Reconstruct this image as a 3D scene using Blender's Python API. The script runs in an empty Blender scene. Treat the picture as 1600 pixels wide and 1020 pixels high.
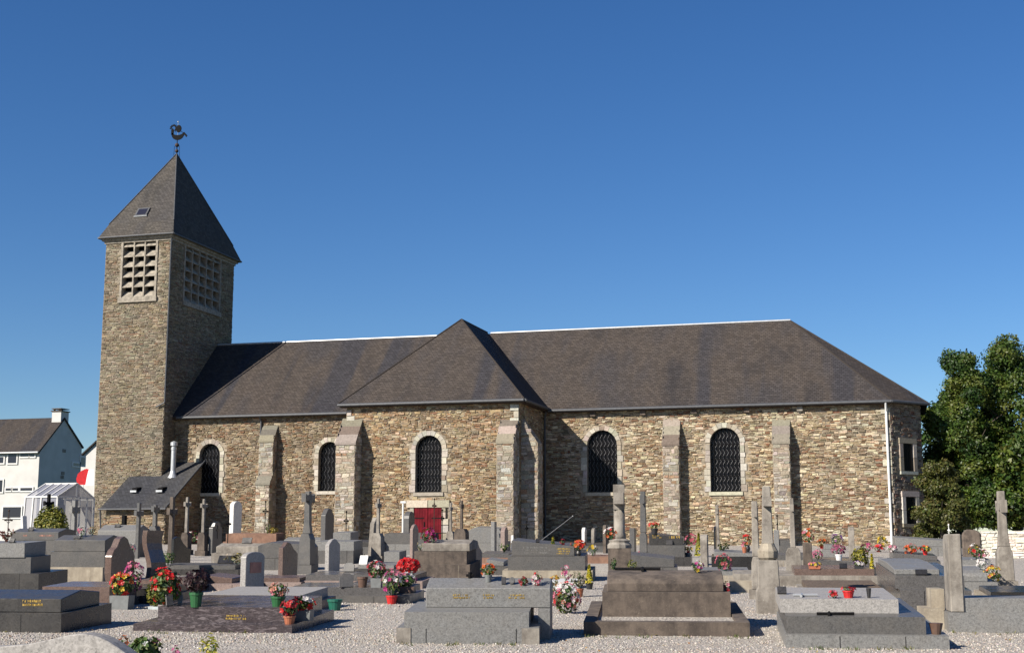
import bpy, bmesh, math, random
from mathutils import Vector, Matrix, noise
random.seed(7)
R = math.radians
S = bpy.context.scene
COL = S.collection

# ---------------------------------------------------------------- camera, sky, sun
FPX = 2100.0; CX, CY = 800.0, 510.0; YAW = R(15.8); HOR = 845.0
PITCH = math.atan((HOR-CY)/FPX); EYE = 1.6
cam = bpy.data.cameras.new('camera'); camo = bpy.data.objects.new('camera', cam); COL.objects.link(camo)
camo.location = (0, 0, EYE); camo.rotation_euler = (R(90)+PITCH, 0, YAW)
cam.sensor_width = 36; cam.lens = 36*FPX/1600; cam.clip_start = .1; cam.clip_end = 3000
S.camera = camo
SUN_EL, SUN_AZ = R(32), R(37)          # azimuth measured west of the wall's southward normal
tosun = Vector((-math.sin(SUN_AZ)*math.cos(SUN_EL), -math.cos(SUN_AZ)*math.cos(SUN_EL), math.sin(SUN_EL)))
W = bpy.data.worlds.new('World'); S.world = W; W.use_nodes = True
nt = W.node_tree; nt.nodes.clear()
sk = nt.nodes.new('ShaderNodeTexSky'); sk.sky_type = 'NISHITA'; sk.sun_disc = False
sk.sun_elevation = SUN_EL; sk.sun_rotation = math.atan2(tosun.x, tosun.y)
sk.air_density = 1.0; sk.dust_density = 0.0; sk.ozone_density = 6.0; sk.altitude = 0
bg = nt.nodes.new('ShaderNodeBackground'); bg.inputs[1].default_value = .056
wo = nt.nodes.new('ShaderNodeOutputWorld')
hs = nt.nodes.new('ShaderNodeHueSaturation'); hs.inputs['Saturation'].default_value = 1.17; hs.inputs['Hue'].default_value = .507
nt.links.new(sk.outputs[0], hs.inputs['Color']); nt.links.new(hs.outputs[0], bg.inputs[0]); nt.links.new(bg.outputs[0], wo.inputs[0])
sl = bpy.data.lights.new('sun', 'SUN'); sl.energy = 5.0; sl.angle = R(.53); sl.color = (1, .915, .79)
so = bpy.data.objects.new('sun', sl); COL.objects.link(so); so.rotation_euler = tosun.to_track_quat('Z', 'Y').to_euler()
S.view_settings.view_transform = 'Standard'; S.view_settings.look = 'None'
S.view_settings.exposure = 0.92; S.view_settings.gamma = 1.0

# ---------------------------------------------------------------- pixel helpers
sy, cy, sp, cp = math.sin(YAW), math.cos(YAW), math.sin(PITCH), math.cos(PITCH)
FW = Vector((-sy*cp, cy*cp, sp)); RT = Vector((cy, sy, 0)); UP = Vector((sy*sp, -cy*sp, cp)); CAM = Vector((0, 0, EYE))
def ray(x, y): return FW + RT*((x-CX)/FPX) - UP*((y-CY)/FPX)
def hY(x, y, Y): d = ray(x, y); return CAM + d*(Y/d.y)
def hX(x, y, X): d = ray(x, y); return CAM + d*(X/d.x)
def gz(x, y):
    d = -x*sy + y*cy
    if d < 20: return .08 + .004*(d-20)
    if d < 68: return .08 + .0248*(d-20)
    if d < 80: t = d-68; return .08+.0248*48 + .0248*t - .0248*t*t/24
    return .08+.0248*54
def hG(x, y):
    d = ray(x, y); a, b = 3.0, 130.0
    f = lambda t: (CAM+d*t).z - gz((CAM+d*t).x, (CAM+d*t).y)
    if f(b) > 0: return CAM + d*78
    for _ in range(50):
        m = (a+b)/2
        if f(m) > 0: a = m
        else: b = m
    return CAM + d*((a+b)/2)
def ppm(p): return FPX/((Vector(p)-CAM).dot(FW))
def lerp(x, tab):
    if x <= tab[0][0]: return tab[0][1]
    for (a, va), (b, vb) in zip(tab, tab[1:]):
        if x <= b: return va+(vb-va)*(x-a)/(b-a)
    return tab[-1][1]
def vprot(x, y):                      # how the grave rows turn along the path
    v = lerp(x, [(0, 1150), (500, 1100), (740, 940), (1000, 1020), (1320, 1130), (1600, 1210)])
    w = min(1, max(0, (y-862)/70)); v = v*w + (1-w)*(v*.4+1300*.6)
    return YAW - math.atan((v-CX)/FPX*cp)

def vrot2(x, y):                       # upright stones and crosses keep the church's line
    return YAW - math.atan((lerp(x, [(0, 1370), (800, 1330), (1200, 1250), (1600, 1230)])-CX)/FPX*cp)
# ---------------------------------------------------------------- materials
MATS = {}
def newmat(n):
    m = bpy.data.materials.new(n); m.use_nodes = True; MATS[n] = m
    t = m.node_tree; b = t.nodes['Principled BSDF']; return m, t, b
def N(t, typ, **k):
    n = t.nodes.new(typ)
    for a, v in k.items():
        if a in n.inputs: n.inputs[a].default_value = v
        else: setattr(n, a, v)
    return n
def L(t, a, b): t.links.new(a, b)
def ramp(t, fac, stops):
    r = t.nodes.new('ShaderNodeValToRGB'); e = r.color_ramp.elements
    e[0].position, e[0].color = stops[0][0], (*stops[0][1], 1); e[1].position, e[1].color = stops[-1][0], (*stops[-1][1], 1)
    for p, c in stops[1:-1]: q = e.new(p); q.color = (*c, 1)
    L(t, fac, r.inputs[0]); return r.outputs[0]
def mix(t, fac, a, b, mode='MIX'):
    m = t.nodes.new('ShaderNodeMix'); m.data_type = 'RGBA'; m.blend_type = mode
    for s, v in ((m.inputs[0], fac), (m.inputs[6], a), (m.inputs[7], b)):
        if isinstance(v, (int, float)): s.default_value = v
        elif isinstance(v, tuple): s.default_value = (*v, 1)
        else: L(t, v, s)
    return m.outputs[2]
def bump(t, b, h, dist=.02, st=.6):
    n = N(t, 'ShaderNodeBump'); n.inputs['Strength'].default_value = st; n.inputs['Distance'].default_value = dist
    L(t, h, n.inputs['Height']); L(t, n.outputs[0], b.inputs['Normal'])
def plain(n, c, rough=.6, metal=0, spec=.5, var=.12, sc=6.0):
    c = tuple(x*.8 for x in c)
    m, t, b = newmat(n); g = N(t, 'ShaderNodeNewGeometry'); no = N(t, 'ShaderNodeTexNoise', Scale=sc, Detail=5.0)
    L(t, g.outputs['Position'], no.inputs['Vector'])
    lo = tuple(x*(1-var*2) for x in c); hi = tuple(min(1, x*(1+var*2)) for x in c)
    L(t, ramp(t, no.outputs[0], [(.3, lo), (.7, hi)]), b.inputs['Base Color'])
    b.inputs['Roughness'].default_value = rough; b.inputs['Metallic'].default_value = metal; b.inputs['Specular IOR Level'].default_value = spec
    return m
def granite(n, c, c2, rough=.35, sc=70, wear=.25, vein=None):
    c = tuple(x*.56 for x in c); c2 = tuple(x*.5 for x in c2)
    m, t, b = newmat(n); co = N(t, 'ShaderNodeNewGeometry').outputs['Position']
    a = N(t, 'ShaderNodeTexNoise', Scale=sc*.35, Detail=6.0, Roughness=.8); L(t, co, a.inputs['Vector'])
    v = N(t, 'ShaderNodeTexVoronoi', Scale=sc); L(t, co, v.inputs['Vector'])
    base = ramp(t, a.outputs[0], [(.32, c2), (.5, c), (.72, tuple(min(1, x*1.35) for x in c))])
    spk = ramp(t, v.outputs['Color'], [(.0, (.55, .55, .55)), (.3, (.95, .95, .95)), (1, (1.2, 1.2, 1.2))])
    col = mix(t, 1.0, base, spk, 'MULTIPLY')
    if vein:
        q = N(t, 'ShaderNodeTexNoise', Scale=5.0, Detail=8.0, Roughness=.7, Distortion=1.6); mp = N(t, 'ShaderNodeMapping')
        mp.inputs['Scale'].default_value = (1, 1, 4); L(t, co, mp.inputs[0]); L(t, mp.outputs[0], q.inputs['Vector'])
        col = mix(t, ramp(t, q.outputs[0], [(.5, (0, 0, 0)), (.62, (.6, .6, .6))]), col, vein)
    s = N(t, 'ShaderNodeTexNoise', Scale=2.6, Detail=7.0, Roughness=.65); L(t, co, s.inputs['Vector'])
    w = ramp(t, s.outputs[0], [(.42, (0, 0, 0)), (.75, (wear, wear, wear))])
    col = mix(t, w, col, (.13, .11, .085))
    L(t, col, b.inputs['Base Color'])
    L(t, ramp(t, s.outputs[0], [(.3, (rough,)*3), (.75, (min(1, rough+.25),)*3)]), b.inputs['Roughness'])
    return m
def weathered(n, c, dark, lich, rough=.9):
    c, dark, lich = (tuple(x*.66 for x in q) for q in (c, dark, lich))
    m, t, b = newmat(n); co = N(t, 'ShaderNodeNewGeometry').outputs['Position']
    a = N(t, 'ShaderNodeTexNoise', Scale=3.0, Detail=8.0, Roughness=.7); L(t, co, a.inputs['Vector'])
    mp = N(t, 'ShaderNodeMapping'); mp.inputs['Scale'].default_value = (7, 7, .8); L(t, co, mp.inputs[0])
    st = N(t, 'ShaderNodeTexNoise', Scale=1.0, Detail=4.0); L(t, mp.outputs[0], st.inputs['Vector'])
    v = N(t, 'ShaderNodeTexNoise', Scale=38.0, Detail=5.0, Roughness=.7); L(t, co, v.inputs['Vector'])
    col = ramp(t, a.outputs[0], [(.34, dark), (.55, c), (.75, tuple(min(1, x*1.25) for x in c))])
    col = mix(t, ramp(t, st.outputs[0], [(.45, (0, 0, 0)), (.7, (.7, .7, .7))]), col, dark)
    col = mix(t, ramp(t, v.outputs[0], [(.6, (0, 0, 0)), (.72, (.75, .75, .75))]), col, lich)
    L(t, col, b.inputs['Base Color']); b.inputs['Roughness'].default_value = rough
    bump(t, b, v.outputs[0], .01, .5); return m
def attrmat(n, rough=.9, nsc=9.0, amt=.5, bd=.02, lich=None):
    m, t, b = newmat(n); at = N(t, 'ShaderNodeAttribute', attribute_name='Col'); co = N(t, 'ShaderNodeNewGeometry').outputs['Position']
    a = N(t, 'ShaderNodeTexNoise', Scale=nsc, Detail=7.0, Roughness=.75); L(t, co, a.inputs['Vector'])
    col = mix(t, 1.0, at.outputs['Color'], ramp(t, a.outputs[0], [(.3, (1-amt,)*3), (.7, (1+amt*.6,)*3)]), 'MULTIPLY')
    if lich:
        l = N(t, 'ShaderNodeTexNoise', Scale=6.0, Detail=8.0, Roughness=.8); L(t, co, l.inputs['Vector'])
        col = mix(t, ramp(t, l.outputs[0], [(.55, (0, 0, 0)), (.68, (.65, .65, .65))]), col, lich)
    L(t, col, b.inputs['Base Color']); b.inputs['Roughness'].default_value = rough; b.inputs['Specular IOR Level'].default_value = .25
    bump(t, b, a.outputs[0], bd, .7); return m
attrmat('stone', nsc=14.0, amt=.6, lich=(.43, .40, .34)); attrmat('dressed', amt=.35, lich=(.16, .14, .11))
def leafmat(n):
    m, t, b = newmat(n); at = N(t, 'ShaderNodeAttribute', attribute_name='Col')
    L(t, at.outputs['Color'], b.inputs['Base Color']); b.inputs['Roughness'].default_value = .5; b.inputs['Specular IOR Level'].default_value = .35
    tr = N(t, 'ShaderNodeBsdfTranslucent'); L(t, at.outputs['Color'], tr.inputs[0]); ms = N(t, 'ShaderNodeMixShader'); ms.inputs[0].default_value = .25
    L(t, b.outputs[0], ms.inputs[1]); L(t, tr.outputs[0], ms.inputs[2]); L(t, ms.outputs[0], t.nodes['Material Output'].inputs[0]); return m
leafmat('leaf')
def slate(n, c, lich, blue, bw=.4, bh=.15, streak=1.0):
    c, lich, blue = (tuple(x*k for x, k in zip(q, (.6, .6, .625))) for q in (c, lich, blue))
    m, t, b = newmat(n); uv = N(t, 'ShaderNodeUVMap').outputs[0]
    br = N(t, 'ShaderNodeTexBrick', Scale=1.0); br.inputs['Brick Width'].default_value = bw*.55; br.inputs['Row Height'].default_value = bh
    br.inputs['Mortar Size'].default_value = .011; br.inputs['Color1'].default_value = (.74, .74, .74, 1); br.inputs['Color2'].default_value = (1.2, 1.2, 1.2, 1); br.inputs['Mortar'].default_value = (.6, .6, .6, 1)
    br.inputs['Bias'].default_value = 0
    L(t, uv, br.inputs['Vector'])
    big = N(t, 'ShaderNodeTexNoise', Scale=.28, Detail=6.0, Roughness=.6); mp = N(t, 'ShaderNodeMapping'); mp.inputs['Scale'].default_value = (1.3, .5, 1)
    L(t, uv, mp.inputs[0]); L(t, mp.outputs[0], big.inputs['Vector'])
    # re-slated strips: wide columns running up the slope, uneven edges
    mp2 = N(t, 'ShaderNodeMapping'); mp2.inputs['Scale'].default_value = (.42, .04, 1); L(t, uv, mp2.inputs[0])
    nz = N(t, 'ShaderNodeTexNoise', Scale=1.0, Detail=3.0, Roughness=.5, Distortion=.3); L(t, mp2.outputs[0], nz.inputs['Vector'])
    fine = N(t, 'ShaderNodeTexNoise', Scale=5.0, Detail=8.0, Roughness=.8); L(t, uv, fine.inputs['Vector'])
    col = ramp(t, big.outputs[0], [(.36, c), (.52, lich), (.68, tuple(x*.8 for x in c))])
    col = mix(t, ramp(t, nz.outputs[0], [(.52, (0, 0, 0)), (.6, (.8*streak,)*3)]), col, blue)
    col = mix(t, 1.0, col, br.outputs['Color'], 'MULTIPLY')
    col = mix(t, ramp(t, fine.outputs[0], [(.62, (0, 0, 0)), (.75, (.55, .55, .55))]), col, tuple(x*2.2 for x in lich))
    L(t, col, b.inputs['Base Color']); b.inputs['Roughness'].default_value = .8; b.inputs['Specular IOR Level'].default_value = .15
    bp = N(t, 'ShaderNodeMix'); bp.data_type = 'FLOAT'
    L(t, br.outputs['Fac'], bp.inputs[2]); ad = N(t, 'ShaderNodeMath', operation='MULTIPLY_ADD'); ad.inputs[1].default_value = -1.0
    L(t, br.outputs['Fac'], ad.inputs[0]); L(t, br.outputs['Color'], ad.inputs[2]); bump(t, b, ad.outputs[0], .012, .8); return m
slate('slate', (.074, .067, .066), (.098, .081, .068), (.054, .054, .063))
slate('slate_tower', (.10, .095, .09), (.12, .108, .092), (.075, .075, .082), streak=.4)
slate('slate_annexe', (.085, .085, .088), (.115, .11, .10), (.06, .064, .075))
plain('mortar', (.28, .235, .175), .95, var=.25, sc=4.0)
plain('mortar_tower', (.25, .215, .165), .95, var=.2, sc=4.0)
plain('concrete', (.29, .26, .215), .9, var=.2, sc=5.0)
plain('zinc', (.07, .075, .085), .6, .1, var=.1)
plain('bright_zinc', (.5, .52, .54), .45, .5, var=.05)
plain('pvc', (.75, .77, .78), .4, var=.04)
plain('iron', (.010, .010, .011), .9, 0, .1, var=.2, sc=30)
plain('rust_iron', (.05, .03, .022), .8, .2, var=.3, sc=30)
plain('lead', (.2, .2, .21), .6, 0, var=.15, sc=20)
m, t, b = newmat('glass_dark'); b.inputs['Base Color'].default_value = (.006, .006, .008, 1); b.inputs['Roughness'].default_value = .3; b.inputs['Specular IOR Level'].default_value = .2
plain('red_door', (.115, .006, .012), .85, 0, .15, var=.2, sc=3.0)
plain('render_white', (.56, .555, .54), .9, var=.04, sc=1.0)
plain('paint_white', (.66, .66, .65), .5, var=.03)
m, t, b = newmat('glass_clear'); b.inputs['Base Color'].default_value = (.26, .26, .30, 1); b.inputs['Roughness'].default_value = .06; b.inputs['Transmission Weight'].default_value = .0; b.inputs['Alpha'].default_value = .68
m, t, b = newmat('glass_window'); b.inputs['Base Color'].default_value = (.02, .02, .03, 1); b.inputs['Roughness'].default_value = .08
plain('red_cloth', (.42, .004, .010), .9, var=.08); plain('white_cloth', (.8, .8, .8), .8, var=.03)
granite('granite_light', (.27, .27, .265), (.15, .15, .148), .38, 75)
granite('granite_white', (.46, .44, .42), (.30, .29, .28), .45, 85, .15)
granite('granite_speckled', (.44, .42, .40), (.25, .24, .23), .5, 42, .2)
granite('granite_mid', (.135, .132, .13), (.08, .078, .077), .28, 80)
granite('granite_dark', (.065, .063, .063), (.032, .031, .031), .18, 80, .15)
granite('granite_black', (.028, .028, .03), (.015, .015, .016), .12, 90, .08)
granite('granite_purple', (.075, .06, .066), (.05, .042, .05), .12, 40, .05, vein=(.2, .17, .18))
granite('granite_brown', (.19, .13, .11), (.11, .075, .065), .14, 70, .08)
granite('granite_pink', (.36, .27, .24), (.24, .17, .15), .4, 70, .15)
granite('granite_red', (.30, .13, .085), (.2, .085, .06), .5, 60, .15)
granite('granite_polished', (.15, .145, .145), (.09, .088, .088), .09, 80, .05)
weathered('limestone', (.34, .31, .27), (.16, .14, .12), (.5, .48, .42))
weathered('limestone_dark', (.155, .122, .098), (.055, .043, .037), (.34, .29, .22))
weathered('limestone_beige', (.42, .37, .29), (.26, .22, .17), (.55, .5, .42))
weathered('sandstone_brown', (.30, .17, .115), (.18, .10, .07), (.4, .28, .2))
weathered('bark', (.10, .08, .06), (.05, .04, .03), (.16, .15, .12))
weathered('chalk_wall', (.66, .63, .56), (.42, .39, .33), (.75, .73, .68))
plain('granite_chalk', (.7, .69, .66), .8, var=.05); plain('gold', (.62, .42, .11), .35, .5, var=.1); plain('faded_or_reflected_red', (.42, .2, .15), .8, var=.1)
plain('soil', (.10, .07, .05), 1, var=.3, sc=20)
for n, c in dict(terracotta=(.36, .12, .06), green=(.015, .10, .03), teal=(.01, .12, .08), grey=(.16, .17, .17), red=(.5, .015, .015), white=(.7, .7, .7), brown=(.12, .07, .05), black=(.02, .02, .022), pale=(.45, .5, .52)).items():
    plain('pot_'+n, c, .5, var=.08, sc=12)

# gravel: pale chips
m, t, b = newmat('gravel'); co = N(t, 'ShaderNodeNewGeometry').outputs['Position']
v = N(t, 'ShaderNodeTexVoronoi', Scale=26.0); L(t, co, v.inputs['Vector'])
v2 = N(t, 'ShaderNodeTexVoronoi', Scale=60.0); L(t, co, v2.inputs['Vector'])
bgN = N(t, 'ShaderNodeTexNoise', Scale=.5, Detail=8.0, Roughness=.65); L(t, co, bgN.inputs['Vector'])
c1 = ramp(t, v.outputs['Color'], [(.0, (.15, .13, .115)), (.35, (.30, .275, .245)), (1, (.43, .40, .365))])
c2 = ramp(t, v2.outputs['Color'], [(.0, (.6, .6, .6)), (.4, (1, 1, 1)), (1, (1.1, 1.1, 1.1))])
cc = mix(t, .7, c1, c2, 'MULTIPLY')
cc = mix(t, ramp(t, bgN.outputs[0], [(.5, (0, 0, 0)), (.8, (.55, .55, .55))]), cc, (.24, .19, .145))
sep = N(t, 'ShaderNodeSeparateXYZ'); L(t, co, sep.inputs[0])
far = N(t, 'ShaderNodeMath', operation='GREATER_THAN'); far.inputs[1].default_value = 92.0
gn = N(t, 'ShaderNodeTexNoise', Scale=.08, Detail=4.0); L(t, co, gn.inputs['Vector'])
gm = N(t, 'ShaderNodeMath', operation='MULTIPLY_ADD'); gm.inputs[1].default_value = 12; L(t, gn.outputs[0], gm.inputs[0]); L(t, sep.outputs['Y'], gm.inputs[2]); L(t, gm.outputs[0], far.inputs[0])
near = N(t, 'ShaderNodeMath', operation='LESS_THAN'); near.inputs[1].default_value = 13.0; L(t, gm.outputs[0], near.inputs[0])  # unseen ground at the camera and sides darkened green to cut bounced light
xw = N(t, 'ShaderNodeMath', operation='ABSOLUTE'); xo = N(t, 'ShaderNodeMath', operation='ADD'); xo.inputs[1].default_value = 18.0; L(t, sep.outputs['X'], xo.inputs[0]); L(t, xo.outputs[0], xw.inputs[0])
xg = N(t, 'ShaderNodeMath', operation='GREATER_THAN'); xg.inputs[1].default_value = 48.0; L(t, xw.outputs[0], xg.inputs[0])
mx = N(t, 'ShaderNodeMath', operation='MAXIMUM'); L(t, near.outputs[0], mx.inputs[0]); L(t, xg.outputs[0], mx.inputs[1]); mx2 = N(t, 'ShaderNodeMath', operation='MAXIMUM'); L(t, mx.outputs[0], mx2.inputs[0]); L(t, far.outputs[0], mx2.inputs[1])
cc = mix(t, mx2.outputs[0], cc, (.05, .075, .025))
L(t, cc, b.inputs['Base Color']); b.inputs['Roughness'].default_value = .95
bump(t, b, v.outputs['Distance'], .03, .9)

# ---------------------------------------------------------------- mesh helpers
def tag(o, label=None, cat=None, group=None, kind=None):
    for k, v in (('label', label), ('category', cat), ('group', group), ('kind', kind)):
        if v: o[k] = v
    return o
def link(name, me, parent=None, mat=None):
    o = bpy.data.objects.new(name, me); COL.objects.link(o)
    if parent: o.parent = parent
    if mat and not me.materials: me.materials.append(MATS[mat])
    return o
def obj(name, bm, mat, parent=None, smooth=False, bev=0.0):
    if bev: bmesh.ops.bevel(bm, geom=[e for e in bm.edges if len(e.link_faces) == 2 and e.calc_face_angle(0) > .5], offset=bev, segments=1, affect='EDGES', clamp_overlap=True)
    bm.normal_update(); me = bpy.data.meshes.new(name); bm.to_mesh(me); bm.free()
    if smooth:
        for p in me.polygons: p.use_smooth = True
    return link(name, me, parent, mat)
def empty(name, loc, rz=0, parent=None):
    o = bpy.data.objects.new(name, None); COL.objects.link(o); o.location = loc; o.rotation_euler = (0, 0, rz); o.empty_display_size = .3
    if parent: o.parent = parent
    return o
def BM(): return bmesh.new()
def box(bm, x0, x1, y0, y1, z0, z1):
    v = [bm.verts.new(p) for p in ((x0,y0,z0),(x1,y0,z0),(x1,y1,z0),(x0,y1,z0),(x0,y0,z1),(x1,y0,z1),(x1,y1,z1),(x0,y1,z1))]
    for f in ((0,3,2,1),(4,5,6,7),(0,1,5,4),(1,2,6,5),(2,3,7,6),(3,0,4,7)): bm.faces.new([v[i] for i in f])
    return bm
def prism(bm, pts, a, b, axis='x', taper=1.0):
    """pts: 2D outline, counter-clockwise; extruded from a to b along axis"""
    def mk(p, q):
        if axis == 'x': return (q, p[0], p[1])
        if axis == 'y': return (p[0], q, p[1])
        return (p[0], p[1], q)
    A = [bm.verts.new(mk(p, a)) for p in pts]; B = [bm.verts.new(mk(p, b)) for p in pts]; n = len(pts)
    fs = [bm.faces.new(A), bm.faces.new(B)]
    for i in range(n): fs.append(bm.faces.new((A[i], A[(i+1) % n], B[(i+1) % n], B[i])))
    bmesh.ops.recalc_face_normals(bm, faces=fs); return bm
def tube(bm, p, q, r0, r1=None, n=8, caps=True):
    p, q = Vector(p), Vector(q); r1 = r0 if r1 is None else r1; d = (q-p).normalized(); a = d.orthogonal().normalized(); c = d.cross(a)
    A = [bm.verts.new(p+(a*math.cos(k*2*math.pi/n)+c*math.sin(k*2*math.pi/n))*r0) for k in range(n)]
    B = [bm.verts.new(q+(a*math.cos(k*2*math.pi/n)+c*math.sin(k*2*math.pi/n))*r1) for k in range(n)]
    for k in range(n): bm.faces.new((A[k], A[(k+1) % n], B[(k+1) % n], B[k]))
    if caps: bm.faces.new(A[::-1]); bm.faces.new(B)
    return bm
def lathe(bm, prof, n=12, c=(0, 0, 0)):
    rings = [[bm.verts.new((c[0]+r*math.cos(k*2*math.pi/n), c[1]+r*math.sin(k*2*math.pi/n), c[2]+z)) for k in range(n)] for r, z in prof]
    for A, B in zip(rings, rings[1:]):
        for k in range(n): bm.faces.new((A[k], A[(k+1) % n], B[(k+1) % n], B[k]))
    bm.faces.new(rings[0][::-1]); bm.faces.new(rings[-1]); return bm
def setcol(me, cols):
    a = me.color_attributes.new('Col', 'FLOAT_COLOR', 'CORNER'); buf = []
    for p in me.polygons:
        c = cols[p.index] if isinstance(cols, list) else cols
        buf += [c[0], c[1], c[2], 1.0]*p.loop_total
    a.data.foreach_set('color', buf)
def colobj(name, verts, faces, cols, mat, parent=None, smooth=False):
    me = bpy.data.meshes.new(name); me.from_pydata(verts, [], faces); setcol(me, cols)
    if smooth:
        for p in me.polygons: p.use_smooth = True
    return link(name, me, parent, mat)
def uvsheet(name, polys, mat, parent=None, thick=.07):
    """roof planes with metric UVs along the eave and up the slope, given thickness downwards"""
    bm = BM(); uvl = bm.loops.layers.uv.new('UVMap')
    for poly in polys:
        n = Vector((0, 0, 0)); P = [Vector(p) for p in poly]
        for i in range(1, len(P)-1): n += (P[i]-P[0]).cross(P[i+1]-P[0])
        n.normalize()
        if n.z < 0: P.reverse(); n = -n
        h = Vector((0, 0, 1)).cross(n); h = h.normalized() if h.length > 1e-4 else Vector((1, 0, 0)); s = n.cross(h)
        top = [bm.verts.new(p) for p in P]; bot = [bm.verts.new(p-n*thick) for p in P]
        fs = [bm.faces.new(top), bm.faces.new(bot[::-1])]
        k = len(P)
        for i in range(k): fs.append(bm.faces.new((top[(i+1) % k], top[i], bot[i], bot[(i+1) % k])))
        for f in fs:
            for l in f.loops: l[uvl].uv = (l.vert.co.dot(h), l.vert.co.dot(s))
    return obj(name, bm, mat, parent)
def jit(c, a=.12, hue=.05):
    k = 1+random.uniform(-a, a); return tuple(max(0, min(1, x*k*(1+random.uniform(-hue, hue)))) for x in c)
def pick(pal):
    r = random.random()*sum(p[0] for p in pal)
    for p in pal:
        r -= p[0]
        if r <= 0: return jit(p[1], .16, .06)
    return pal[-1][1]

# ---------------------------------------------------------------- ground
bm = BM(); xs = [-600, -300, -150] + list(range(-90, 61, 3)) + [120, 300, 600]; ys = [-60, -20, -5] + [i*1.5 for i in range(0, 64)] + [110, 150, 250, 450, 900]
vv = [[bm.verts.new((x, y, gz(x, y) + (.02*noise.noise(Vector((x*.4, y*.4, 0))) if 5 < y < 60 else 0))) for x in xs] for y in ys]
for j in range(len(ys)-1):
    for i in range(len(xs)-1): bm.faces.new((vv[j][i], vv[j][i+1], vv[j+1][i+1], vv[j+1][i]))
ground = tag(obj('ground', bm, 'gravel', smooth=True), 'pale gravel ground of the churchyard', 'ground', kind='structure')
# loose chips in the near part of the gravel
V, Fc, Cc = [], [], []
for _ in range(36000):
    py = 905 + 135*random.random()**.8; px = random.uniform(-30, 1630); p = hG(px, py)
    r = random.uniform(.008, .021)*(1.0 if py > 950 else 1.3); c = jit(random.choice([(.41, .38, .34), (.34, .31, .275), (.45, .42, .39), (.22, .195, .175), (.36, .3, .25)]), .15)
    b0 = len(V); a = random.random()*6.28
    for k in range(4):
        q = a+k*1.57+random.uniform(-.3, .3); V.append((p.x+r*math.cos(q), p.y+r*math.sin(q), p.z-.01))
    tx, ty = p.x+random.uniform(-.3, .3)*r, p.y+random.uniform(-.3, .3)*r
    for k in range(3):
        q = a+.5+k*2.1; V.append((tx+r*.55*math.cos(q), ty+r*.55*math.sin(q), p.z+r*random.uniform(.4, .9)))
    Fc += [(b0, b0+1, b0+4), (b0+1, b0+5, b0+4), (b0+1, b0+2, b0+5), (b0+2, b0+3, b0+6), (b0+2, b0+6, b0+5), (b0+3, b0, b0+6), (b0, b0+4, b0+6), (b0+4, b0+5, b0+6)]; Cc += [c]*8
tag(colobj('gravel_chips', V, Fc, Cc, 'stone'), 'loose pale gravel chips scattered over the churchyard ground', 'gravel', kind='stuff')

# ---------------------------------------------------------------- church
YC = 74.0; YT = 68.8; YTW = 72.65; EZ = 8.95; ZB = 1.25
church = tag(empty('church', (-20, YC, gz(-20, YC))), 'long rubble stone church with slate roofs and a square bell tower', 'church')
CI = Matrix.Translation(-church.location)
def cpart(o):                                          # geometry below is given in world metres
    o.matrix_parent_inverse = CI; return o
def cobj(name, bm, mat, parent=None, **k):
    o = obj(name, bm, mat, parent or church, **k)
    if not parent: cpart(o)
    return o
ALLST = []          # (area, verts, colour, parentwall)
PAL_CH = [(16, (0.448, 0.388, 0.281)), (24, (0.248, 0.186, 0.116)), (20, (0.324, 0.258, 0.167)), (13, (0.434, 0.365, 0.250)), (10, (0.193, 0.111, 0.064)), (14, (0.186, 0.141, 0.089)), (9, (0.141, 0.111, 0.076)), (6, (0.151, 0.075, 0.044))]
PAL_NV = [(30, (0.197, 0.143, 0.086)), (18, (0.247, 0.190, 0.121)), (7, (0.339, 0.278, 0.190)), (14, (0.165, 0.093, 0.052)), (18, (0.149, 0.109, 0.069)), (9, (0.116, 0.089, 0.061))]
PAL_TR = [(30, (0.243, 0.174, 0.101)), (22, (0.298, 0.228, 0.141)), (10, (0.384, 0.312, 0.211)), (12, (0.202, 0.114, 0.061)), (13, (0.172, 0.122, 0.075)), (6, (0.130, 0.097, 0.065))]
PAL_TW = [(30, (0.195, 0.160, 0.108)), (22, (0.240, 0.202, 0.142)), (18, (0.160, 0.129, 0.091)), (10, (0.278, 0.235, 0.167)), (8, (0.175, 0.111, 0.072)), (8, (0.124, 0.103, 0.076))]
PAL_BT = [(30, (0.303, 0.267, 0.216)), (25, (0.246, 0.216, 0.177)), (22, (0.375, 0.339, 0.289)), (10, (0.187, 0.158, 0.130)), (6, (0.238, 0.158, 0.101))]
PAL_AN = [(30, (0.216, 0.162, 0.101)), (25, (0.262, 0.204, 0.132)), (14, (0.160, 0.116, 0.073)), (10, (0.138, 0.109, 0.074)), (8, (0.179, 0.107, 0.063))]
PAL_AP = [(26, (0.185, 0.151, 0.116)), (20, (0.228, 0.196, 0.158)), (20, (0.137, 0.105, 0.084)), (12, (0.149, 0.082, 0.057)), (9, (0.292, 0.266, 0.229))]
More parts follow.
